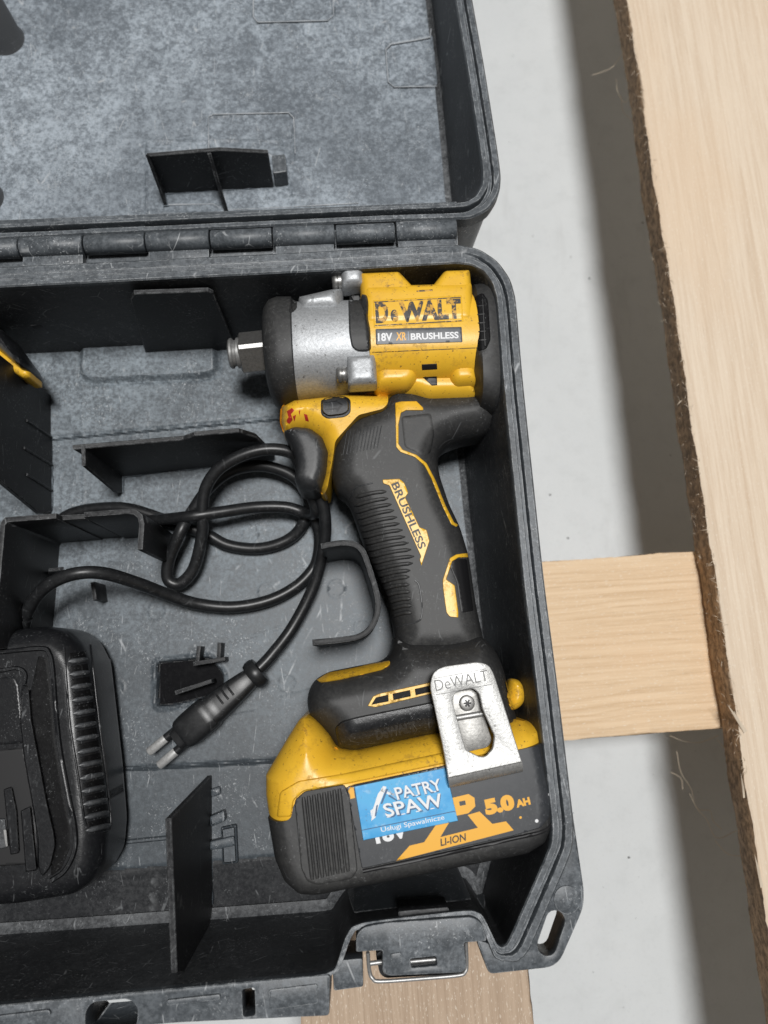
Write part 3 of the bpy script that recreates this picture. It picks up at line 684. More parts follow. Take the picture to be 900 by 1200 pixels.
# lid, folded fully back
ZL = 46.0
lid_ctrl = [((-95, 268), (0, 0), 0.7, -6, (0, 4)), ((0, 262), (0, 0), 0.7, -6, (0, 4)), ((240, 251), (0, 0), 0.7, -6, (0, 4)), ((450, 241), (0, 0), 0.72, -6, (0, 4)), ((525, 238), (0, 0), 0.78, -5, (-4, 5)), ((546, 236), (0, 0), 0.85, -4, (-9, 8)), ((558, 229), (529, 262), 0.9, -3.5), ((565, 216), (531, 244), 0.95, -3.5), ((566, 203), (529, 228), 0.95, -3.5), ((563, 178), (525, 180), 0.95, -3.5), ((548, 80), (515, 80), 0.95, -3.5), ((534, 0), (506, 0), 0.95, -3.5), ((518, -95), (496, -95), 0.95, -3.5)]
lid, LR, LB = shell('lid', lid_ctrl, ZR, ZL, M['case_rim'], case)
def lid_h(X, Y):
    Z = np.full(X.shape, ZL)
    for q in ([(245, 137), (342, 132), (345, 190), (245, 195)], [(296, -10), (390, -14), (392, 20), (386, 25), (300, 27), (296, 20)], [(452, 52), (506, 42), (512, 100), (460, 103), (455, 96)], [(172, 165), (330, 165), (345, 250), (172, 250)]):
        d = sdpoly(X, Y, rnd(PX(q, ZL), 2.5)); Z += 0.85*np.exp(-(d/0.55)**2)+0.25*sstep(0.5, -0.5, d)
    for (a, b), r in (((167, 106), 4.8), ((30, 105), 4.8), ((420, 180), 4.5)):
        c = P(a, b, ZL); rr = np.hypot(X-c[0], Y-c[1]); Z += 0.3*np.exp(-((rr-r)/0.45)**2)
    for pl in ([(418, 10), (416, 35), (411, 52), (400, 65)], [(44, 88), (56, 117)], [(34, 124), (50, 152)], [(72, 140), (79, 153)], [(200, 148), (206, 154)]):
        g = PX(pl, ZL); q = segdist(np.c_[X.ravel(), Y.ravel()], [(g[i], g[i+1]) for i in range(len(g)-1)]).reshape(X.shape); Z -= 0.5*np.exp(-(q/0.35)**2)
    return Z
lx = P(-95, 100, ZL)[0]
LBc = np.vstack([LB, [(lx, LB[-1][1])], [(lx, LB[0][1])]])
heightfield('lid_floor', lx, LB[:, 0].max()+2, LB[:, 1].min()-2, LB[:, 1].max(), 0.9, lid_h, M['lid_floor'], lid, LBc)
slab('lid_base', np.vstack([offs(LR, 3.0, False), [(lx-5, LR[-1][1]), (lx-5, LR[0][1])]]), 38.5, 42, M['case_dark'], lid, 0.5)
def dl(poly, base, th=2.0):
    foot_fillet(base[0], base[1], ZL, lid, M['lid_floor']); return rib('divider', poly, base, ZL, th, D, lid)
def bead(pts, z, parent, r=0.42, closed=False):
    q = resamp(np.array(pts, float), 6, closed); n = len(q); rad = np.clip(r*(0.75+0.5*np.convolve(rng.normal(0, 1, n+4), np.ones(5)/5, 'valid')), 0.12, 0.7)
    tube('bead', [P(a, b, z) for a, b in q], rad, M['bead'], parent, 6)
bead([(245, 190), (244, 137), (250, 134), (338, 132), (344, 138), (346, 180)], ZL+1.15, lid)
bead([(297, -8), (297, 20), (302, 26), (384, 24), (391, 18), (390, -10)], ZL+1.15, lid)
bead([(512, 101), (462, 102), (455, 96), (452, 58), (458, 52), (504, 44), (505, 34)], ZL+1.15, lid)
bead([(192, 240), (250, 239), (262, 246), (330, 243), (420, 238)], ZL+0.35, lid, 0.4)
dl([(192, 227), (172, 181), (257, 174), (314, 177), (321, 219)], ((192, 226), (320, 218)))
dl([(192, 226), (172, 181), (174, 186), (195, 243)], ((192, 226), (195, 243)), 1.6)
ma, mb = P(258, 223, ZL), P(266, 249, ZL)
mq = on_plane(257, 176, P(192, 226, ZL), P(320, 218, ZL))
plate3('divider', [ma, mb, mb+[0, 0, 3], ma+(mb-ma)*0.1+[0, 0, mq[2]-ZL], ma+[0, 0, mq[2]-ZL]], np.cross(mb-ma, [0, 0, 1]), 2.0, D, lid)
slab('tab', hl([(318, 182), (334, 180), (336, 201), (320, 203)], 58, 1), ZL-1, 58, M['case_rim'], lid, 0.6)
for (a, b), r in (((6, 46), 9.5), ((-18, 232), 9.0)):
    c = P(a, b, ZL); secs = [(c[0], c[1], r*1.12, ZL), (c[0], c[1], r*1.02, ZL+3), (c[0], c[1], r*0.92, 98), (c[0], c[1], r*0.84, 99)]
    V = [(x+q*math.cos(t), y+q*math.sin(t), z) for x, y, q, z in secs for t in np.linspace(0, 2*math.pi, 32, endpoint=False)]
    Fc = [(k*32+j, k*32+(j+1) % 32, (k+1)*32+(j+1) % 32, (k+1)*32+j) for k in range(3) for j in range(32)]+[[96+j for j in range(32)]]
    mk('post', V, Fc, M['post'], lid, 40)
# hinge barrel: alternating knuckles
slab('hinge_web', PX([(-110, 262), (535, 236), (537, 296), (-110, 323)], 93), 89, 93, M['case_rim'], case, 0.4)
ky = lambda x: 289.5-(x-60)*0.0415
xb = [-130, -50, 25, 100, 172, 247, 320, 393, 463, 535]
for i in range(len(xb)-1):
    a, b = xb[i]+0.8, xb[i+1]-0.8; mine = i % 2 == 0
    r = 4.75 if mine else 4.35
    p, q = P(a, ky(a), 97.0), P(b, ky(b), 97.0); u = (q-p)/np.linalg.norm(q-p)
    tube('hinge_knuckle', [p, p+u*0.01, p+u*0.4, q-u*0.4, q-u*0.01, q], [r*0.6, r-0.4, r, r, r-0.4, r*0.6], M['case_rim'], case, 24, 50)
    n = np.array([-u[1], u[0]]); s = -1 if mine else 1
    A, B = p[:2]+u[:2]*0.6, q[:2]-u[:2]*0.6
    slab('hinge_leaf', np.array([A, B, B+n[:2]*s*9, A+n[:2]*s*9]), 90, 97.5 if mine else 96.5, M['case_rim'], case, 0.4)

# ------------------------------------------------------------------ impact wrench
worg = P(470, 640, 28)
wr = thing('impact_wrench', 'yellow and black cordless impact wrench with battery lying in open case', 'impact wrench', worg)
ZW = 65.0
YL, RB = M['yellow'], M['rubber']
# square drive
def sq(name, p, q, w, mat, parent, z=72.0, ang=45, bev=0.18):
    p, q = P(*p, z), P(*q, z); u = (q-p)/np.linalg.norm(q-p); s = np.array([-u[1], u[0], 0]); k = np.array([0, 0, 1.0])
    base = np.array([(1, 1-bev), (1-bev, 1), (-1+bev, 1), (-1, 1-bev), (-1, -1+bev), (-1+bev, -1), (1-bev, -1), (1, -1+bev)])*w
    c, d = math.cos(math.radians(ang)), math.sin(math.radians(ang)); V = []
    for o, sc in ((p, 0.86), (p+u*0.8, 1), (q, 1)): V += [tuple(o+s*sc*(a*c-b*d)+k*sc*(a*d+b*c)) for a, b in base]
    Fc = [(m*8+j, m*8+(j+1) % 8, (m+1)*8+(j+1) % 8, (m+1)*8+j) for m in range(2) for j in range(8)]+[list(range(8)), [16+j for j in range(8)]]
    return mk(name, V, Fc, mat, parent, 30)
anvil = sq('anvil', (281, 414), (318, 410), 7.5, M['steel'], wr, ang=52)
def ringlathe(name, p, q, prof, mat, parent, z=72.0, seg=36):
    p, q = P(*p, z), P(*q, z); L = np.linalg.norm(q-p); u = (q-p)/L; s = np.array([-u[1], u[0], 0]); k = np.array([0, 0, 1.0])
    V = [tuple(p+u*t*L+(s*math.cos(a)+k*math.sin(a))*r) for t, r in prof for a in np.linspace(0, 2*math.pi, seg, endpoint=False)]
    n = len(prof); Fc = [(m*seg+j, m*seg+(j+1) % seg, (m+1)*seg+(j+1) % seg, (m+1)*seg+j) for m in range(n-1) for j in range(seg)]+[list(range(seg)), [(n-1)*seg+j for j in range(seg)]]
    return mk(name, V, Fc, mat, parent, 40)
ringlathe('anvil_collar', (268, 414.5), (284, 413.5), [(0, 5.0), (0.05, 6.4), (0.15, 7.1), (0.3, 7.2), (0.4, 6.3), (0.5, 6.0), (0.58, 6.3), (0.65, 7.2), (0.85, 7.3), (1, 6.6)], M['bright'], anvil)
# gear case, nose bumper, motor housing
ZH = 72.0
gear = loft('gear_housing', [((344, 365), (349, 470), 25.0, 2.4), ((352, 364), (356, 469), 25.6, 2.4), ((408, 363), (418, 464), 26, 2.4), ((436, 362), (446, 463), 26, 2.4)], M['cast'], wr, zc=ZH)
nose = loft('nose_bumper', [((313, 384), (318, 448), 15, 2.2), ((311, 377), (316, 460), 20, 2.3), ((313, 370), (320, 470), 23.5, 2.5), ((319, 363), (327, 475), 26.4, 2.6), ((328, 360), (336, 476), 27.2, 2.6), ((344, 360), (349, 472), 27.0, 2.6), ((345.5, 362), (350, 470), 26.4, 2.6)], RB, wr, zc=ZH)
gb = bvh_of(nose, gear)
drape('bumper_tab', [(340, 343), (347, 343), (348, 347), (348, 361), (343, 366), (339, 366)], gb, 1.0, RB, nose, sp=2)
mot = loft('motor_housing', [((422, 361), (434, 460), 25.3, 2.5), ((423.5, 358), (435.5, 462), 27.0, 2.6), ((470, 357), (481, 461), 27.2, 2.7), ((515, 356), (526, 460), 27.2, 2.7), ((545, 356), (556, 459), 27, 2.6), ((548, 359), (558, 457), 25.2, 2.5)], YL, wr, zc=ZH)
mb_ = bvh_of(mot)
# bosses at the corners of the housing
def boss(pts, t, r, z, mat=YL, name='screw_boss', parent=mot, wall=2.0, zt=None, corner=1.5): return inflate(name, pts, zt or z, z, t, r, mat, parent, wall=wall, sp=1.5, corner=corner)
boss([(421, 321), (468, 319), (486, 338), (486, 362), (424, 364)], 8, 3.5, 91, zt=95)
boss([(504, 338), (520, 318), (551, 317), (555, 360), (504, 362)], 8, 3.5, 91, zt=95)
boss([(424, 337), (553, 333), (555, 382), (426, 386)], 7.6, 4, 92, zt=95, name='motor_rib')
boss([(437, 414), (478, 411), (491, 421), (491, 444), (480, 453), (439, 455)], 11.5, 4.5, 80, zt=89, corner=3)
boss([(534, 408), (559, 407), (562, 450), (534, 452), (526, 443), (526, 417)], 11.5, 4.5, 80, zt=89, corner=3)
boss([(436, 410), (560, 406), (562, 464), (552, 466), (502, 467), (484, 461), (462, 459), (441, 464)], 17, 6, 69.5, zt=84, name='motor_rib', wall=3)
for i, (p, q, s0, s1) in enumerate((((399, 330), (423, 328), (389, 331), (401, 330)), ((406, 439), (438, 437), (394, 439.5), (407, 439)))):
    z = 91 if i == 0 else 90
    w = 12 if i == 0 else 17
    inflate('ear', [(p[0], p[1]-w), (q[0]+2, q[1]-w), (q[0]+4, q[1]+w), (p[0]+2, p[1]+w)], z, z, 7.5, 3, M['cast'], gear, wall=3, corner=1.2)
    ringlathe('screw', s0, s1, [(0, 2.6), (0.08, 3.4), (0.3, 3.9), (0.48, 3.9), (0.52, 3.2), (0.58, 3.2), (0.62, 3.9), (0.9, 3.9), (1, 3.5)], M['steel'], gear, z=z)
inflate('ear_web', [(349, 346), (388, 337), (402, 336), (402, 366), (350, 368)], 92, 86, 10, 7, M['cast'], gear, wall=2, corner=1)
inflate('ear_web', [(352, 436), (372, 430), (404, 426), (408, 455), (354, 459)], 82, 76, 9, 6, M['cast'], gear, wall=2, corner=1)
hb = bvh_of(mot, gear, *[c for c in mot.children], *[c for c in gear.children])
drape('side_bumper', [(408, 350), (413, 345), (430, 345), (432, 356), (431, 372), (434, 386), (435, 411), (419, 412), (412, 407), (409, 390)], hb, 2.0, RB, wr, corner=4, bev=2.0)
drape('name_panel', [(437, 352), (541, 346), (543, 377), (438, 384)], hb, 0.25, YL, mot, corner=1, bev=0.8)
nb = bvh_of(mot, *mot.children)
# worn maker's name in slab capitals
lettering('D', (440.5, 377.5), (455.5, 376.7), 23.5, nb, 0.12, M['worn_print'], mot, bold=0.045)
lettering('e', (458, 376), (467, 375.5), 13, nb, 0.12, M['worn_print'], mot, bold=0.04)
lettering('WALT', (468.5, 376), (541, 371.5), 22, nb, 0.12, M['worn_print'], mot, bold=0.055, space=1.02)
for a, b in (((438, 353.5), (540, 347.8)), ((439, 381), (541, 375.2))):
    print_polys('name_rule', [[a, b, (b[0], b[1]+1.2), (a[0], a[1]+1.2)]], nb, 0.1, M['worn_print'], mot)
plate = drape('rating_plate', [(440, 385.5), (541, 383), (542, 401), (440.5, 404)], nb, 0.3, M['grey_label'], mot, corner=1.2, bev=0.7)
pb = bvh_of(plate)
lettering('18V', (443, 399.5), (460, 399), 9.2, pb, 0.1, M['white_print'], plate, bold=0.03)
lettering('XR', (464, 398.8), (476, 398.4), 9.2, pb, 0.1, M['yellow_print'], plate, bold=0.025, shear=0.1)
lettering('BRUSHLESS', (481.5, 398), (537.5, 396), 7.4, pb, 0.1, M['white_print'], plate, bold=0.03)
print_polys('divider_line', [[(478, 388.5), (478.7, 388.5), (479, 399), (478.3, 399)]], pb, 0.1, M['grey_print'], plate)
BK = M['black']
drape('vent', [(494, 427), (512, 426), (512.5, 433), (494.5, 434)], nb, 0.12, BK, mot, corner=0.5, bev=0.6, sink=0.1)
drape('vent', [(495, 442), (512, 441), (512.5, 451.5), (506, 452)], nb, 0.12, BK, mot, corner=0.5, bev=0.6, sink=0.1)
for y0 in (331.5, 337.5): drape('vent', [(488, y0+2.5), (507, y0+1.5), (507, y0+3.6), (488, y0+4.6)], nb, 0.12, M['worn_print'], mot, corner=0.5, bev=0.5, sink=0.1)
drape('parting_line', [(436, 412.5), (562, 407), (562, 408), (436, 413.6)], nb, 0.18, M['worn_print'], mot, corner=0.2, bev=0.4, sink=0.1)
# rear cap with a dark vent
rear = loft('rear_cap', [((540, 362), (550, 464), 25, 2.6), ((548, 350), (558, 488), 27, 3.6), ((564, 348), (572, 493), 26.8, 3.8), ((573, 350), (580, 491), 25.5, 3.6), ((578, 356), (584, 484), 22, 3.2), ((580.5, 368), (586, 470), 17, 2.8)], RB, wr, zc=ZH)
rb_ = bvh_of(rear)
drape('vent', [(555, 348), (566, 343), (572, 352), (575, 398), (570, 409), (560, 412)], rb_, 0.25, M['slot_shade'], rear, corner=3, bev=1, sink=0.1)
rv = bvh_of(rear, *rear.children)
for k in range(5):
    y = 358+k*10; print_polys('vent_bar', [[(558.5+k*.7, y), (567+k*.7, y-0.7), (567+k*.7, y+0.6), (558.5+k*.7, y+1.2)]], rv, 0.5, RB, rear)
print_polys('vent_bar', [[(565, 350), (566, 350), (569, 405), (568, 405)]], rv, 0.55, RB, rear)
# grip body
grip_o = [(398, 503), (424, 486), (450, 474), (456, 463), (463, 458), (484, 459), (502, 464), (558, 461), (584, 452), (587, 472), (584, 492), (568, 509), (541, 514), (521, 522), (513, 536), (516, 557), (527, 590), (540, 617), (550, 650), (559, 710), (566, 742), (572, 770), (463, 775), (463, 740), (456, 704), (446, 680), (432, 650), (423, 626), (415, 602), (407, 584), (393, 574), (388, 556), (390, 530)]
grip = inflate('grip', grip_o, 74, ZW, 19.5, 11.5, RB, wr, wall=5, sp=1.7, corner=3)
frame_free = [[(453, 459), (410, 457), (343, 464), (328, 472), (327, 490), (331, 504), (357, 502), (373, 512), (380, 530), (378, 553), (374, 570), (378, 577)]]
frame = inflate('trigger_frame', [(327, 471), (343, 463), (410, 457), (446, 455), (455, 460), (454, 478), (448, 484), (420, 491), (393, 521), (390, 541), (384, 573), (378, 577), (373, 570), (378, 553), (380, 530), (373, 512), (357, 502), (331, 504), (326, 490)], 80, ZW, 20.9, 9, YL, wr, wall=3, sp=1.5, corner=1.5, free=frame_free)
fb = bvh_of(frame, grip)
trig_o = [(331, 505), (345, 499), (364, 501), (379, 512), (386, 530), (384, 553), (377, 573), (368, 577), (352, 573), (344, 562), (346, 545), (344, 530), (338, 516)]
inflate('trigger', trig_o, 78, ZW, 19.5, 5, M['trigger'], wr, wall=8, corner=1.5)
# direction button
drape('button_well', [(376, 468), (386, 465), (404, 464), (411, 468), (411, 484), (404, 489), (383, 491), (376, 486)], fb, 0.2, BK, frame, corner=4, bev=0.8, sink=0.1)
btn = drape('direction_button', [(377, 470), (386, 466.5), (402, 465.5), (409, 470), (409, 482), (402, 486), (384, 488), (377, 483)], fb, 2.4, M['trigger'], frame, corner=4, bev=1.6)
bb = bvh_of(btn)
print_polys('arrow_mark', [[(380, 471), (393, 469.5), (393, 467), (402, 474.5), (395, 483), (394, 479.5), (381, 480.5), (381, 479.3), (395.5, 478), (399.5, 474.3), (394.5, 470.5), (380, 472)]], bb, 0.12, BK, btn)
# red paint daubs on the frame
for q in ([(336, 482), (342, 478), (345, 481), (341, 485), (343, 492), (339, 497), (335, 494), (338, 489)], [(343, 488), (347, 486), (345, 494)], [(356, 485), (360, 486), (362, 494), (358, 493)], [(347, 468), (350, 466), (349, 473)], [(350, 482), (352, 480), (351, 487)]):
    print_polys('paint_mark', [q], fb, 0.15, M['red_mark'], frame, 2)
gb2 = bvh_of(grip)
# yellow trim lines let into the rubber
drape('trim', [(463, 472), (470, 470.5), (488, 470), (496, 478), (496, 481), (476, 481), (470, 484), (467, 498), (467, 520), (472, 527), (488, 533), (500, 543), (510, 562), (522, 592), (532, 612), (537, 615), (535, 617.5), (529, 614.5), (519, 594), (507, 564), (497.5, 546), (486, 536), (469, 530), (464, 524)], gb2, 0.55, YL, grip, sp=1.6, bev=0.7, corner=1)
drape('trim', [(549, 648), (535, 649.5), (527, 654), (518.5, 680), (519, 690), (523, 718), (527, 723), (537, 724), (537, 716), (533, 686), (523, 679), (530, 658), (537, 653.5), (549, 653)], gb2, 0.55, YL, grip, sp=1.6, bev=0.7, corner=1.2)
bp = drape('grip_badge', [(448, 562), (468, 561), (474, 566), (478.5, 578), (475, 583), (492, 618), (500, 621), (503.5, 634), (494, 663), (491.5, 656), (493, 652), (456, 569), (449, 567)], gb2, 0.6, YL, grip, sp=1.8, bev=0.7, corner=1.2)
bpb = bvh_of(bp, grip)
lettering('BRUSHLESS', (458.5, 567.5), (491.5, 644), 9.0, bpb, 0.15, M['black_print'], bp, bold=0.02)
# finger ridges
gr = bvh_of(grip)
rp = [((417, 583), (453, 576)), ((415.5, 593), (455, 584)), ((417, 601), (459, 591)), ((419, 608.5), (462, 598)), ((421, 616), (465.5, 606)), ((423.5, 623), (468.5, 613.5)), ((425.5, 630.5), (472, 621)), ((428, 638), (475, 629)), ((431, 645.5), (479, 636)), ((433.5, 653), (482, 644)), ((436, 660.5), (485.5, 652)), ((440, 668), (484, 660)), ((443, 675.5), (481, 668.5)), ((446, 683), (480, 676)), ((449.5, 690.5), (480, 685)), ((453, 698), (481, 693.5)), ((456, 706), (482, 701.5)), ((459, 714), (483, 709.5)), ((461, 722), (483, 718))]
for a, b in rp:
    L = np.linspace(0, 1, 17); pts = []
    for t in L:
        q = np.array(a)+(np.array(b)-np.array(a))*t; p, r = hit(gr, q[0], q[1]-1.5*math.sin(t*math.pi), 80); pts.append(p-r*0.05)
    tube('grip_ridge', pts, [0.25, 0.6]+[0.95]*13+[0.6, 0.25], RB, grip, 8)
def line_on(name, pts, bvh, rad, mat, parent, n=6):
    q = catmull(pts, n); out = [hit(bvh, a, b, 80)[0] for a, b in q]; return tube(name, out, rad, mat, parent, 6)
line_on('grip_seam', [(486, 680), (491, 686), (494, 705), (494, 722), (488, 729), (464, 735)], gr, 0.35, M['trigger'], grip)
line_on('grip_seam', [(410, 584), (416, 572), (424, 569), (437, 566)], gr, 0.35, M['trigger'], grip)
for k in range(11):
    x = 402+k*4; line_on('grip_texture', [(x+5, 505-k*0.6), (x, 533-k*0.8)], gr, 0.22, M['trigger'], grip, 5)
drape('grip_pocket', [(470, 488), (505, 484), (509, 508), (505, 530), (498, 536), (488, 530), (474, 524)], gr, 0.3, RB, grip, bev=2, corner=4)
drape('grip_pocket', [(526, 662), (533, 655), (547, 655), (555, 716), (541, 718), (536, 684)], gr, 0.25, M['black'], grip, bev=1, corner=2)
# foot of the grip
foot_o = [(463, 742), (478, 752), (530, 752), (566, 742), (582, 758), (593, 778), (598, 800), (612, 850), (606, 862), (511, 864), (416, 884), (394, 881), (384, 863), (360, 840), (357, 820), (364, 800), (380, 789), (450, 775), (461, 764)]
foot = inflate('foot', foot_o, 85, ZW, 31, 13, RB, wr, wall=8, sp=1.8, corner=4)
ft = bvh_of(foot)
drape('foot_trim', [(370, 796), (384, 787), (450, 775), (457, 774), (457, 779), (448, 785), (398, 797), (376, 800)], ft, 1.6, YL, foot, bev=1.2, corner=2)
drape('foot_panel', [(392, 853), (400, 845), (418, 840), (508, 822), (516, 862), (416, 883), (398, 880)], ft, 2.6, M['charger'], foot, bev=2.0, corner=4)
fp = bvh_of(foot, *foot.children)
drape('vent_frame', [(430.5, 827.5), (437, 816), (445, 812.5), (507, 799), (508, 812.5), (440, 829)], fp, 0.8, YL, foot, bev=0.7, corner=1)
vf = bvh_of(foot, *foot.children)
for q in ([(435, 826), (440.5, 817.3), (455, 814), (455.5, 822)], [(460, 813), (480.5, 808.5), (481.5, 816), (461, 820.6)], [(486, 807.3), (508, 802.3), (508.5, 810), (487, 814.8)]):
    drape('vent', q, vf, 0.45, M['slot_shade'], foot, corner=0.5, bev=0.5, sink=0.1)
lettering('DeWALT', (441, 866), (488, 855.5), 11, vf, 0.15, M['rubber'], foot, bold=0.035)
lettering('DeWALT', (441.7, 866.7), (488.7, 856.2), 11, vf, 0.10, M['trigger'], foot, bold=0.035)

# battery pack slid onto the foot
packbody = [(352, 838), (334, 868), (308, 912), (309, 940), (313, 972), (322, 1015), (331, 1036), (349, 1052), (372, 1053), (480, 1032), (620, 1004), (640, 990), (651, 968), (652, 935), (642, 885), (636, 848), (600, 835), (480, 845)]
low = [(311, 957), (326, 960), (343, 957), (345, 939), (357, 928), (408, 919), (520, 895), (640, 868), (645, 890), (653, 935), (652, 968), (641, 991), (620, 1004), (480, 1032), (372, 1053), (349, 1052), (331, 1036), (320, 1010)]
low_free = [[(311, 957), (320, 1010), (331, 1036), (349, 1052), (372, 1053), (480, 1032), (620, 1004), (641, 991), (652, 968), (653, 935), (645, 890), (640, 868)]]
pack = inflate('battery_pack', low, 95, ZW, 36.5, 8, M['rubber'], wr, wall=22, sp=1.8, corner=4, free=low_free)
yel = [(362, 842), (350, 843), (334, 868), (308, 912), (308, 935), (311, 957), (326, 960), (343, 957), (345, 939), (357, 928), (408, 919), (520, 895), (640, 868), (637, 852), (622, 846), (604, 844), (511, 862), (416, 884), (393, 880), (384, 864), (370, 848)]
yel_free = [[(354, 836), (334, 868), (308, 912), (308, 935), (311, 957)], [(640, 868), (637, 852), (622, 846)], [(604, 844), (511, 862), (416, 884), (393, 880), (384, 864), (368, 846), (354, 836)]]
ysh = inflate('battery_shell', yel, 95, ZW, 36.5, 13, YL, pack, wall=18, sp=1.8, corner=2, free=yel_free)
yb_ = bvh_of(ysh)
drape('shell_step', [(324, 958), (342, 957), (344, 938), (356, 927), (408, 918.5), (520, 895), (590, 880), (588, 872), (518, 882), (400, 907), (350, 915), (328, 928)], yb_, 0.9, YL, pack, bev=1.5, corner=4)
drape('latch_button', [(596, 797), (608, 797), (615, 806), (616, 820), (610, 829), (600, 833), (594, 820)], bvh_of(foot, ysh), 3.0, YL, pack, bev=1.5, corner=3)
inflate('release_button', [(598, 795), (608, 796), (616, 806), (616, 820), (611, 828), (601, 834), (592, 822)], 80, 76, 9, 5, YL, pack, wall=2, corner=3)
inflate('release_button', [(602, 846), (632, 846), (637, 853), (640, 886), (622, 892), (608, 888)], 85, 80, 12, 6, YL, pack, wall=2, corner=3)
pk = bvh_of(pack, ysh)
gp = drape('grip_pad', [(345, 938), (357, 927), (404, 919), (410, 935), (419, 1020), (412, 1030), (372, 1037), (360, 1033), (353, 1018)], pk, 0.5, M['rubber'], pack, bev=1.0, corner=4)
gpb = bvh_of(gp)
for k in range(8):
    a, b = np.array((355.5+k*6.0, 934-k*1.4)), np.array((366.0+k*6.0, 1031-k*1.4))
    out = [hit(gpb, *(a+(b-a)*t), 100)[0] for t in np.linspace(0, 1, 18)]; tube('pad_ridge', out, [0.6]+[0.85]*16+[0.6], M['rubber'], pack, 8)
    p = hit(gpb, *b, 100)[0]
lab = drape('label_panel', [(406, 922), (415, 919), (520, 897), (632, 873), (645, 940), (644, 957), (634, 970), (600, 980), (424, 1018)], pk, 0.5, M['label'], pack, bev=0.8, corner=3)
lb = bvh_of(lab)
line_on('label_border', [(425, 1021), (520, 1001), (600, 983), (636, 974), (648, 960), (650, 940), (644, 905)], pk, 0.8, M['black'], pack)
YP = M['yellow_print']
print_polys('emblem', [[(404.5, 922), (414, 920), (416, 935), (408, 937)], [(464, 1009), (480, 991), (497, 987), (512, 965), (528, 961), (516, 981), (560, 970), (548, 955), (562, 951), (577, 965.5), (593, 962.5), (602, 973)]], lb, 0.12, YP, pack, 4)
print_polys('emblem', [[(526, 936), (549, 930.5), (556, 935), (557, 945), (549, 953), (530, 957)]], lb, 0.16, YP, pack, 4)
print_polys('emblem_gap', [[(538, 939.5), (545, 938), (546, 943), (539, 944.5)]], lb, 0.2, M['label'], pack, 4)
lettering('LI-ION', (516.5, 991.5), (547.5, 984.5), 8.5, lb, 0.2, M['black_print'], pack, bold=0.02, shear=0.2)
lettering('5.0', (569.5, 954), (604, 946.5), 17, lb, 0.15, YP, pack, bold=0.075)
lettering('AH', (605.5, 946), (622, 942), 8.5, lb, 0.15, YP, pack, bold=0.06)
lettering('18V', (441, 988), (479, 979.5), 17, lb, 0.12, M['white_print'], pack, bold=0.05)
# small blue repair-shop sticker
stk = drape('sticker', [(415, 921.5), (522, 899.5), (537, 962), (425.5, 985)], bvh_of(lab, gp), 0.75, M['sticker'], pack, bev=0.6, corner=0.8)
sb = bvh_of(stk)
def serif(word, p0, p1, h, off):
    lettering(word, (p0[0]+.8, p0[1]+.9), (p1[0]+.8, p1[1]+.9), h, sb, off, M['navy_print'], pack, bold=0.045, shear=-0.12)
    lettering(word, p0, p1, h, sb, off+0.06, M['white_print'], pack, bold=0.015, shear=-0.12)
    n = len(word); u = np.array(p1)-np.array(p0)
    for i in range(n):
        c = np.array(p0)+u*(i+0.5)/n; s = u/n*0.36
        print_polys('lettering', [[c-s, c-s*0.25, c-s*.25+(0, 1.2), c-s+(0, 1.2)]], sb, off+0.06, M['white_print'], pack)
serif('PATRY', (464, 936.5), (517.5, 925.5), 13.5, 0.1)
serif('SPAW', (451, 957.5), (519, 944.5), 15.5, 0.1)
lettering('Usługi Spawalnicze', (447, 975), (521, 960), 5.6, sb, 0.1, M['white_print'], pack, bold=0.005)
print_polys('sticker_rule', [[(424, 972.5), (536, 949.5), (536.2, 950.5), (424.2, 973.5)]], sb, 0.1, M['navy_print'], pack)
print_polys('emblem', [[(449, 921), (453, 922), (444, 944), (440, 958), (435, 962), (437, 948), (443, 930), (447, 925)], [(447, 923), (458, 930), (457, 932), (446, 927)], [(437, 948), (434, 950), (435, 958)]], sb, 0.12, M['white_print'], pack, 2)
print_polys('emblem', [[(452, 925), (455, 924.5), (448, 942), (446, 942)], [(441, 944), (443, 943), (441, 956), (439, 957)], [(456, 931), (466, 938), (465, 939), (455, 933)]], sb, 0.14, M['navy_print'], pack, 2)
print_polys('emblem', [[(458+12*math.cos(a), 930+9*math.sin(a)), (459, 930), (458, 931)] for a in np.linspace(-2.2, 0.9, 8)], sb, 0.1, M['grey_print'], pack, 2)
for c in ((644, 931, .6), (629, 962, .9), (610, 958, .4)):
    print_polys('paint_fleck', [disc(c[0], c[1], 1.2+c[2], 10)], lb, 0.2, M['white_print'] if c[2] > .5 else M['yellow_print'], pack)
# belt clip
ZC = 109.0
clip_o = rnd(PX([(503.5, 803), (508, 787), (520, 781), (560, 775.5), (573, 779), (579, 790), (612, 893), (525, 912), (520, 880)], ZC), [4, 4, 3, 4, 5, 4, .1, .1, 4])
clip_h = rnd(PX([(530, 822), (533, 812), (543, 808.5), (555, 807), (562, 813), (566, 832), (580, 863), (577.5, 878), (569, 887), (562, 887), (546, 879), (541, 862)], ZC), 1.0)
clip = slab('belt_clip', clip_o, ZC-1.6, ZC, M['clip'], wr, 0.35, holes=[clip_h])
b0, b1 = P(525, 912, ZC), P(612, 893, ZC); ub = (b1-b0)/np.linalg.norm(b1-b0); nb_ = np.array([ub[1], -ub[0], 0])
prof = [(0, -1.6), (0, 0), (1.2, -0.3), (2.6, -1.1), (3.8, -2.6), (4.4, -4.5), (3.2, -5.2), (2.4, -3.2), (1.4, -2.1)]
V = [tuple(p+nb_*w+np.array([0, 0, h])) for p in (b0, b1) for w, h in prof]; n = len(prof)
mk('clip_bend', V, [(j, (j+1) % n, n+(j+1) % n, n+j) for j in range(n)]+[list(range(n)), [n+j for j in range(n)]], M['clip'], clip, 50)
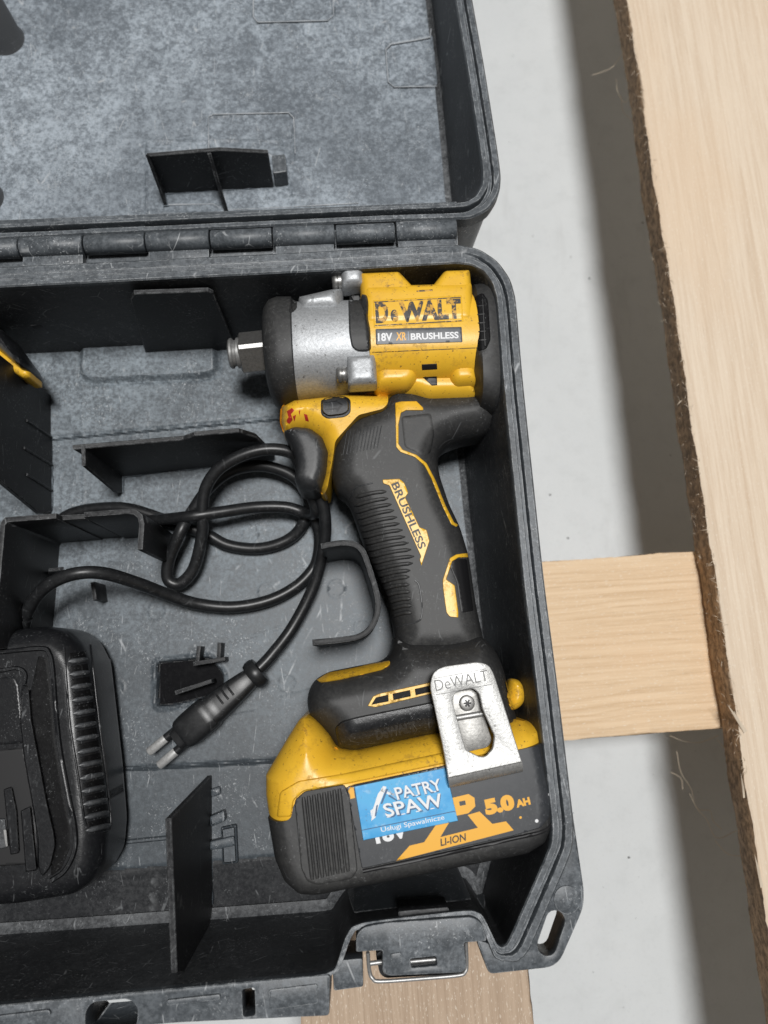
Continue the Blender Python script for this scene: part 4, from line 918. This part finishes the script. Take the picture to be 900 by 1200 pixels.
tg = [(527, 812), (562, 805), (569, 842), (577, 868), (572, 876), (545, 882), (538, 862), (533, 842)]
slab('clip_tongue', hl(tg, 103, 2), 101.2, 102.6, M['steel2'], clip, 0.3)
tube('clip_fold', [P(531, 842, 102.3), P(572, 835, 102.3)], 1.3, M['clip'], clip, 10)
cs = P(547.5, 824, 104)
scw = cyl('screw', cs, 3.1, 102, 104.4, M['steel'], clip, 0.7)
for k in range(3):
    a = k*math.pi/3; d = np.array([math.cos(a), math.sin(a)]); e = np.array([-d[1], d[0]])
    slab('screw_recess', np.array([cs[:2]-d*1.5-e*.35, cs[:2]+d*1.5-e*.35, cs[:2]+d*1.5+e*.35, cs[:2]-d*1.5+e*.35]), 104.0, 104.46+k*0.01, M['black'], clip, 0.02)
cl = bvh_of(clip)
M['etch'] = NT('etched_mark').out((0.16, 0.16, 0.16), 0.6, 0.5)
lettering('DeWALT', (511, 810), (573, 797.5), 13, cl, 0.06, M['etch'], clip, bold=-0.006)
for a, b in (((508, 795), (569, 783.5)), ((511, 814), (576, 801.5))): print_polys('etched_rule', [[a, b, (b[0], b[1]+0.8), (a[0], a[1]+0.8)]], cl, 0.06, M['etch'], clip)

# ------------------------------------------------------------------ charger with its cord
chorg = P(60, 900, 29)
ch = thing('battery_charger', 'black battery charger with coiled power cord and two-pin plug in open case', 'charger', chorg)
CH = M['charger']
ch_o = [(-130, 750), (0, 743), (66, 735), (90, 738), (108, 752), (120, 776), (134, 900), (139, 965), (136, 1000), (124, 1022), (102, 1036), (40, 1046), (-130, 1058)]
def ch_add(X, Y, d): return -1.6*np.exp(-((d-12.5)/0.8)**2)
body = inflate('charger_body', ch_o, 50, 50, 24, 9, CH, ch, wall=12, sp=1.8, corner=3, tb=21, add=None)
cbv = bvh_of(body)
drape('rail_groove', [(45, 768), (55, 772), (60, 814), (64, 868), (75, 934), (82, 970), (82, 994), (72, 1018), (60, 1027), (60, 1016), (66, 990), (64, 975), (56, 940), (47, 892), (38, 844), (35, 814), (41, 788)], cbv, 0.15, M['slot_shade'], body, bev=1.0, corner=3, sink=0.1)
drape('side_rail', [(26, 800), (35, 806), (38, 844), (47, 892), (56, 940), (64, 975), (66, 990), (60, 1016), (50, 1028), (44, 1016), (44, 985), (37, 940), (28, 890), (23, 845)], cbv, 3.0, CH, body, bev=2.0, corner=4)
line_on('frame_ridge', [(-60, 768), (0, 764), (48, 760), (58, 766), (62, 785), (65, 825), (70, 875), (80, 930), (88, 972), (87, 998), (76, 1020), (60, 1032)], cbv, 1.1, CH, body, 8)
line_on('frame_ridge', [(-60, 795), (0, 786), (20, 783), (30, 790), (28, 806)], cbv, 0.9, CH, body, 8)
drape('terminal_bay', [(-60, 800), (16, 792), (22, 800), (26, 840), (34, 870), (-60, 878)], cbv, 0.6, CH, body, bev=2, corner=3)
drape('terminal_bay', [(-60, 885), (28, 876), (40, 930), (44, 1012), (-60, 1020)], cbv, 0.3, BK, body, bev=1.5, corner=2)
drape('terminal_rail', [(4, 925), (14, 921), (20, 950), (23, 1000), (12, 1002)], cbv, 3.0, CH, body, bev=1.5, corner=1)
drape('terminal_rail', [(24, 950), (36, 944), (42, 1000), (44, 1020), (30, 1022)], cbv, 3.5, CH, body, bev=1.5, corner=1)
drape('contact', [(3, 972), (8, 970), (10, 992), (6, 994)], cbv, 2.2, M['bright'], body, bev=1, corner=1)
drape('dust_patch', [(-20, 960), (7, 958), (10, 994), (-20, 998)], cbv, 1.0, M['lit_slat_dust'], body, bev=1.5, corner=1)
# cooling slots down the long edge, dark depth and lit lips painted
for k in range(14):
    t = k/13; x0, x1 = 81+18*t+3*t*t, 101+27*t; y0 = 764+198*t
    drape('vent', [(x0, y0+1.5), (x1, y0-1.5-4*t), (x1+0.8, y0+7-4*t), (x0+0.8, y0+9.5)], cbv, 0.12, M['slot_shade'], body, corner=1, bev=0.6, sink=0.1)
    a, b = (x0-1, y0+11.3), (x1+1, y0+8.6-4*t)
    out = [hit(cbv, *(np.array(a)+(np.array(b)-np.array(a))*u), 70)[0] for u in np.linspace(0, 1, 6)]; tube('vent_slat', out, [0.6]+[1.2]*4+[0.7], M['lit_slat_dust'], body, 8)
for off, nm in ((0, 'edge_seam'), (1, 'edge_seam')):
    pts = [(75, 758), (78, 800), (82, 850), (90, 900), (97, 950), (101, 968)] if off == 0 else [(106, 756), (111, 800), (118, 860), (126, 920), (130, 965), (124, 975), (104, 976)]
    line_on(nm, pts, cbv, 0.55, CH, body)
for k in range(9):
    t = k/8; c = P(121+10*t, 776+150*t, 40); slab('side_fin', np.array([c[:2]+[-6, -2.0], c[:2]+[0.6, -2.0], c[:2]+[0.6, 1.4], c[:2]+[-6, 1.4]]), 30, 42, CH, body, 0.6)
# cord: one continuous run
cp = [(22, 748, 52), (27, 728, 58), (42, 700, 66), (62, 682, 72), (90, 672, 74), (122, 672, 70), (160, 683, 60), (192, 695, 50), (228, 707, 42), (272, 711.5, 38), (314, 704, 36), (346, 688, 35), (366, 668, 35), (373, 650, 35), (374, 625, 37), (366, 597, 44), (357, 570, 52), (352, 548, 56),
      (342, 531, 60), (315, 526.5, 62), (285, 533, 62), (257, 549, 60), (241, 572, 56), (237, 600, 52), (237, 625, 48), (228, 664, 42), (214, 682, 40), (203, 684, 40), (196, 676, 41), (198, 656, 44), (212, 622, 50), (226, 598, 46), (242, 575, 43), (262, 557, 42), (284, 548, 42), (312, 546.5, 42), (340, 556, 42), (356, 572, 42),
      (362, 592, 40), (356, 612, 37), (344, 628, 34), (324, 638.5, 33), (297, 643, 32.5), (266, 638.5, 33), (242, 626, 34), (215, 617, 37), (190, 608, 38), (150, 596, 38), (112, 596, 36), (84, 602, 34), (70, 612, 32), (80, 618, 32), (110, 618, 32), (150, 613, 33), (190, 609, 44), (222, 605.5, 52), (260, 600, 50), (300, 594.5, 46), (335, 594.5, 44), (358, 601, 44), (370, 600, 52), (366, 580, 58), (368, 572, 60),
      (376, 585, 58), (381, 608, 54), (379.5, 640, 48), (367, 688, 42), (343, 735, 40), (318, 768, 42), (302, 785, 43)]
pathc = catmull([P(a, b, z) for a, b, z in cp], 7)
cord = tube('power_cord', pathc, 2.95, M['cable'], ch, 14)
tube('cord_boot', catmull([P(20, 752, 50), P(24, 740, 55), P(29, 724, 60)], 5), np.linspace(4.2, 3.4, 11), M['cable'], ch, 14)
# plug
pa, pz = P(300, 789, 42), P(213, 862, 41); L = np.linalg.norm(pz-pa); u = (pz-pa)/L; s = np.array([-u[1], u[0], 0]); k = np.array([0, 0, 1.0])
def oval(secs, name, mat, parent, seg=28, ex=2.6):
    V = []
    for t, a, b in secs:
        for th in np.linspace(0, 2*math.pi, seg, endpoint=False):
            cx, sx = math.cos(th), math.sin(th); V.append(tuple(pa+u*t*L+s*a*np.sign(cx)*abs(cx)**(2/ex)+k*b*np.sign(sx)*abs(sx)**(2/ex)))
    n = len(secs); Fc = [(m*seg+j, m*seg+(j+1) % seg, (m+1)*seg+(j+1) % seg, (m+1)*seg+j) for m in range(n-1) for j in range(seg)]+[list(range(seg)), [(n-1)*seg+j for j in range(seg)]]
    return mk(name, V, Fc, mat, parent, 35)
plug = oval([(0.02, 3.8, 3.8), (0.1, 5.0, 5.0), (0.25, 5.9, 5.6), (0.5, 6.9, 6.2), (0.60, 7.2, 6.4), (0.62, 7.9, 7.0), (0.7, 8.1, 7.0), (0.9, 7.9, 6.4), (0.97, 7.4, 5.8), (1.0, 6.6, 5.0)], 'plug', M['cable'], ch, ex=3.6)
oval([(-0.07, 4.6, 4.6), (-0.06, 6.4, 6.4), (-0.02, 7.2, 7.2), (0.03, 7.2, 7.2), (0.07, 6.4, 6.4), (0.08, 4.6, 4.6)], 'plug_collar', M['cable'], plug, ex=2)
oval([(0.95, 6.0, 5.0), (1.07, 5.6, 4.4), (1.08, 4.8, 3.6)], 'plug_nose', M['cable'], plug)
for sg, e in ((1, 0.0), (-1, 0.0)):
    o = pa+u*L*1.02+s*sg*-3.9
    tube('prong_sleeve', [o, o+u*7], 2.0, M['cable'], plug, 12)
    tube('prong', [o+u*5.5, o+u*15.2, o+u*15.7], [2.1, 2.1, 1.4], M['pin'], plug, 14)
    for q in (0.30, 0.36, 0.42): pass
for q in (0.3, 0.37, 0.44):
    o = pa+u*L*q; tube('plug_rib', [o+s*-5.2+k*4.6, o+s*-2+k*6.6, o+s*1.5+k*6.8], 0.5, M['cable'], plug, 6)

# ------------------------------------------------------------------ spare pack behind the left divider
sp_org = P(-20, 420, 40)
sp = thing('spare_battery', 'black and yellow spare battery pack tucked behind the left divider in open case', 'battery pack', sp_org)
inflate('pack_body', [(-80, 330), (-12, 378), (3, 386), (29, 422), (31, 431), (24, 432), (-10, 402), (-80, 352)], 76, 66, 16, 5, M['charger'], sp, wall=6, corner=2)
inflate('pack_shell', [(-80, 352), (-10, 400), (22, 425), (30, 430), (34, 434), (34, 441), (26, 442), (-80, 380)], 72, 64, 9, 2, YL, sp, wall=6, corner=0.8)

# ------------------------------------------------------------------ stray fibres and grit
ORG = np.array([200.0, -90, Zf+1])
def strand(pts, z, r=0.16):
    return catmull([P(a, b, z+random.uniform(0, 10)) for a, b in pts], 8)
V0 = []
th1 = thing('plant_fibre', 'tangled pale hair-thin fibre on the floor below the crosswise board', 'fibre', P(830, 940, Zf+1))
for pts in ([(785, 862), (800, 868), (820, 870), (842, 862)], [(793, 880), (798, 905), (810, 925), (815, 945), (828, 960), (836, 978), (845, 982), (862, 974), (876, 972)], [(808, 930), (818, 948), (832, 950), (836, 962), (846, 972)], [(838, 985), (852, 1000), (868, 1003), (876, 1000)], [(786, 905), (798, 912), (800, 925)], [(840, 866), (852, 880), (862, 886), (870, 905)]):
    tube('strand', strand(pts, Zf+40), 0.17, M['fibre'], th1, 5)
th2 = thing('plant_fibre', 'short curled pale fibre caught on the upper edge of the long board', 'fibre', P(728, 100, 10))
for pts in ([(694, 88), (706, 84), (718, 78), (730, 62)], [(722, 92), (724, 108), (732, 120), (738, 112)], [(728, 112), (730, 130), (740, 140)]):
    tube('strand', strand(pts, -20), 0.15, M['fibre'], th2, 5)
V, Fc = [], []
ORG = np.array([150.0, 100, Zf])
for i in range(45):
    x, y = random.uniform(70, 240), random.uniform(-260, 520); r = random.choice((0.3, 0.3, 0.4, 0.5, 0.9)); b = len(V); a0 = random.uniform(0, 6)
    V += [(x+r*math.cos(a0+j*1.26)*random.uniform(.5, 1.4), y+r*math.sin(a0+j*1.26)*random.uniform(.5, 1), Zf+0.2) for j in range(5)]+[(x, y, Zf+0.2+r*0.5)]
    Fc += [(b+j, b+(j+1) % 5, b+5) for j in range(5)]
mk('grit', V, Fc, M['case_dark'], None, 0, kind='stuff')
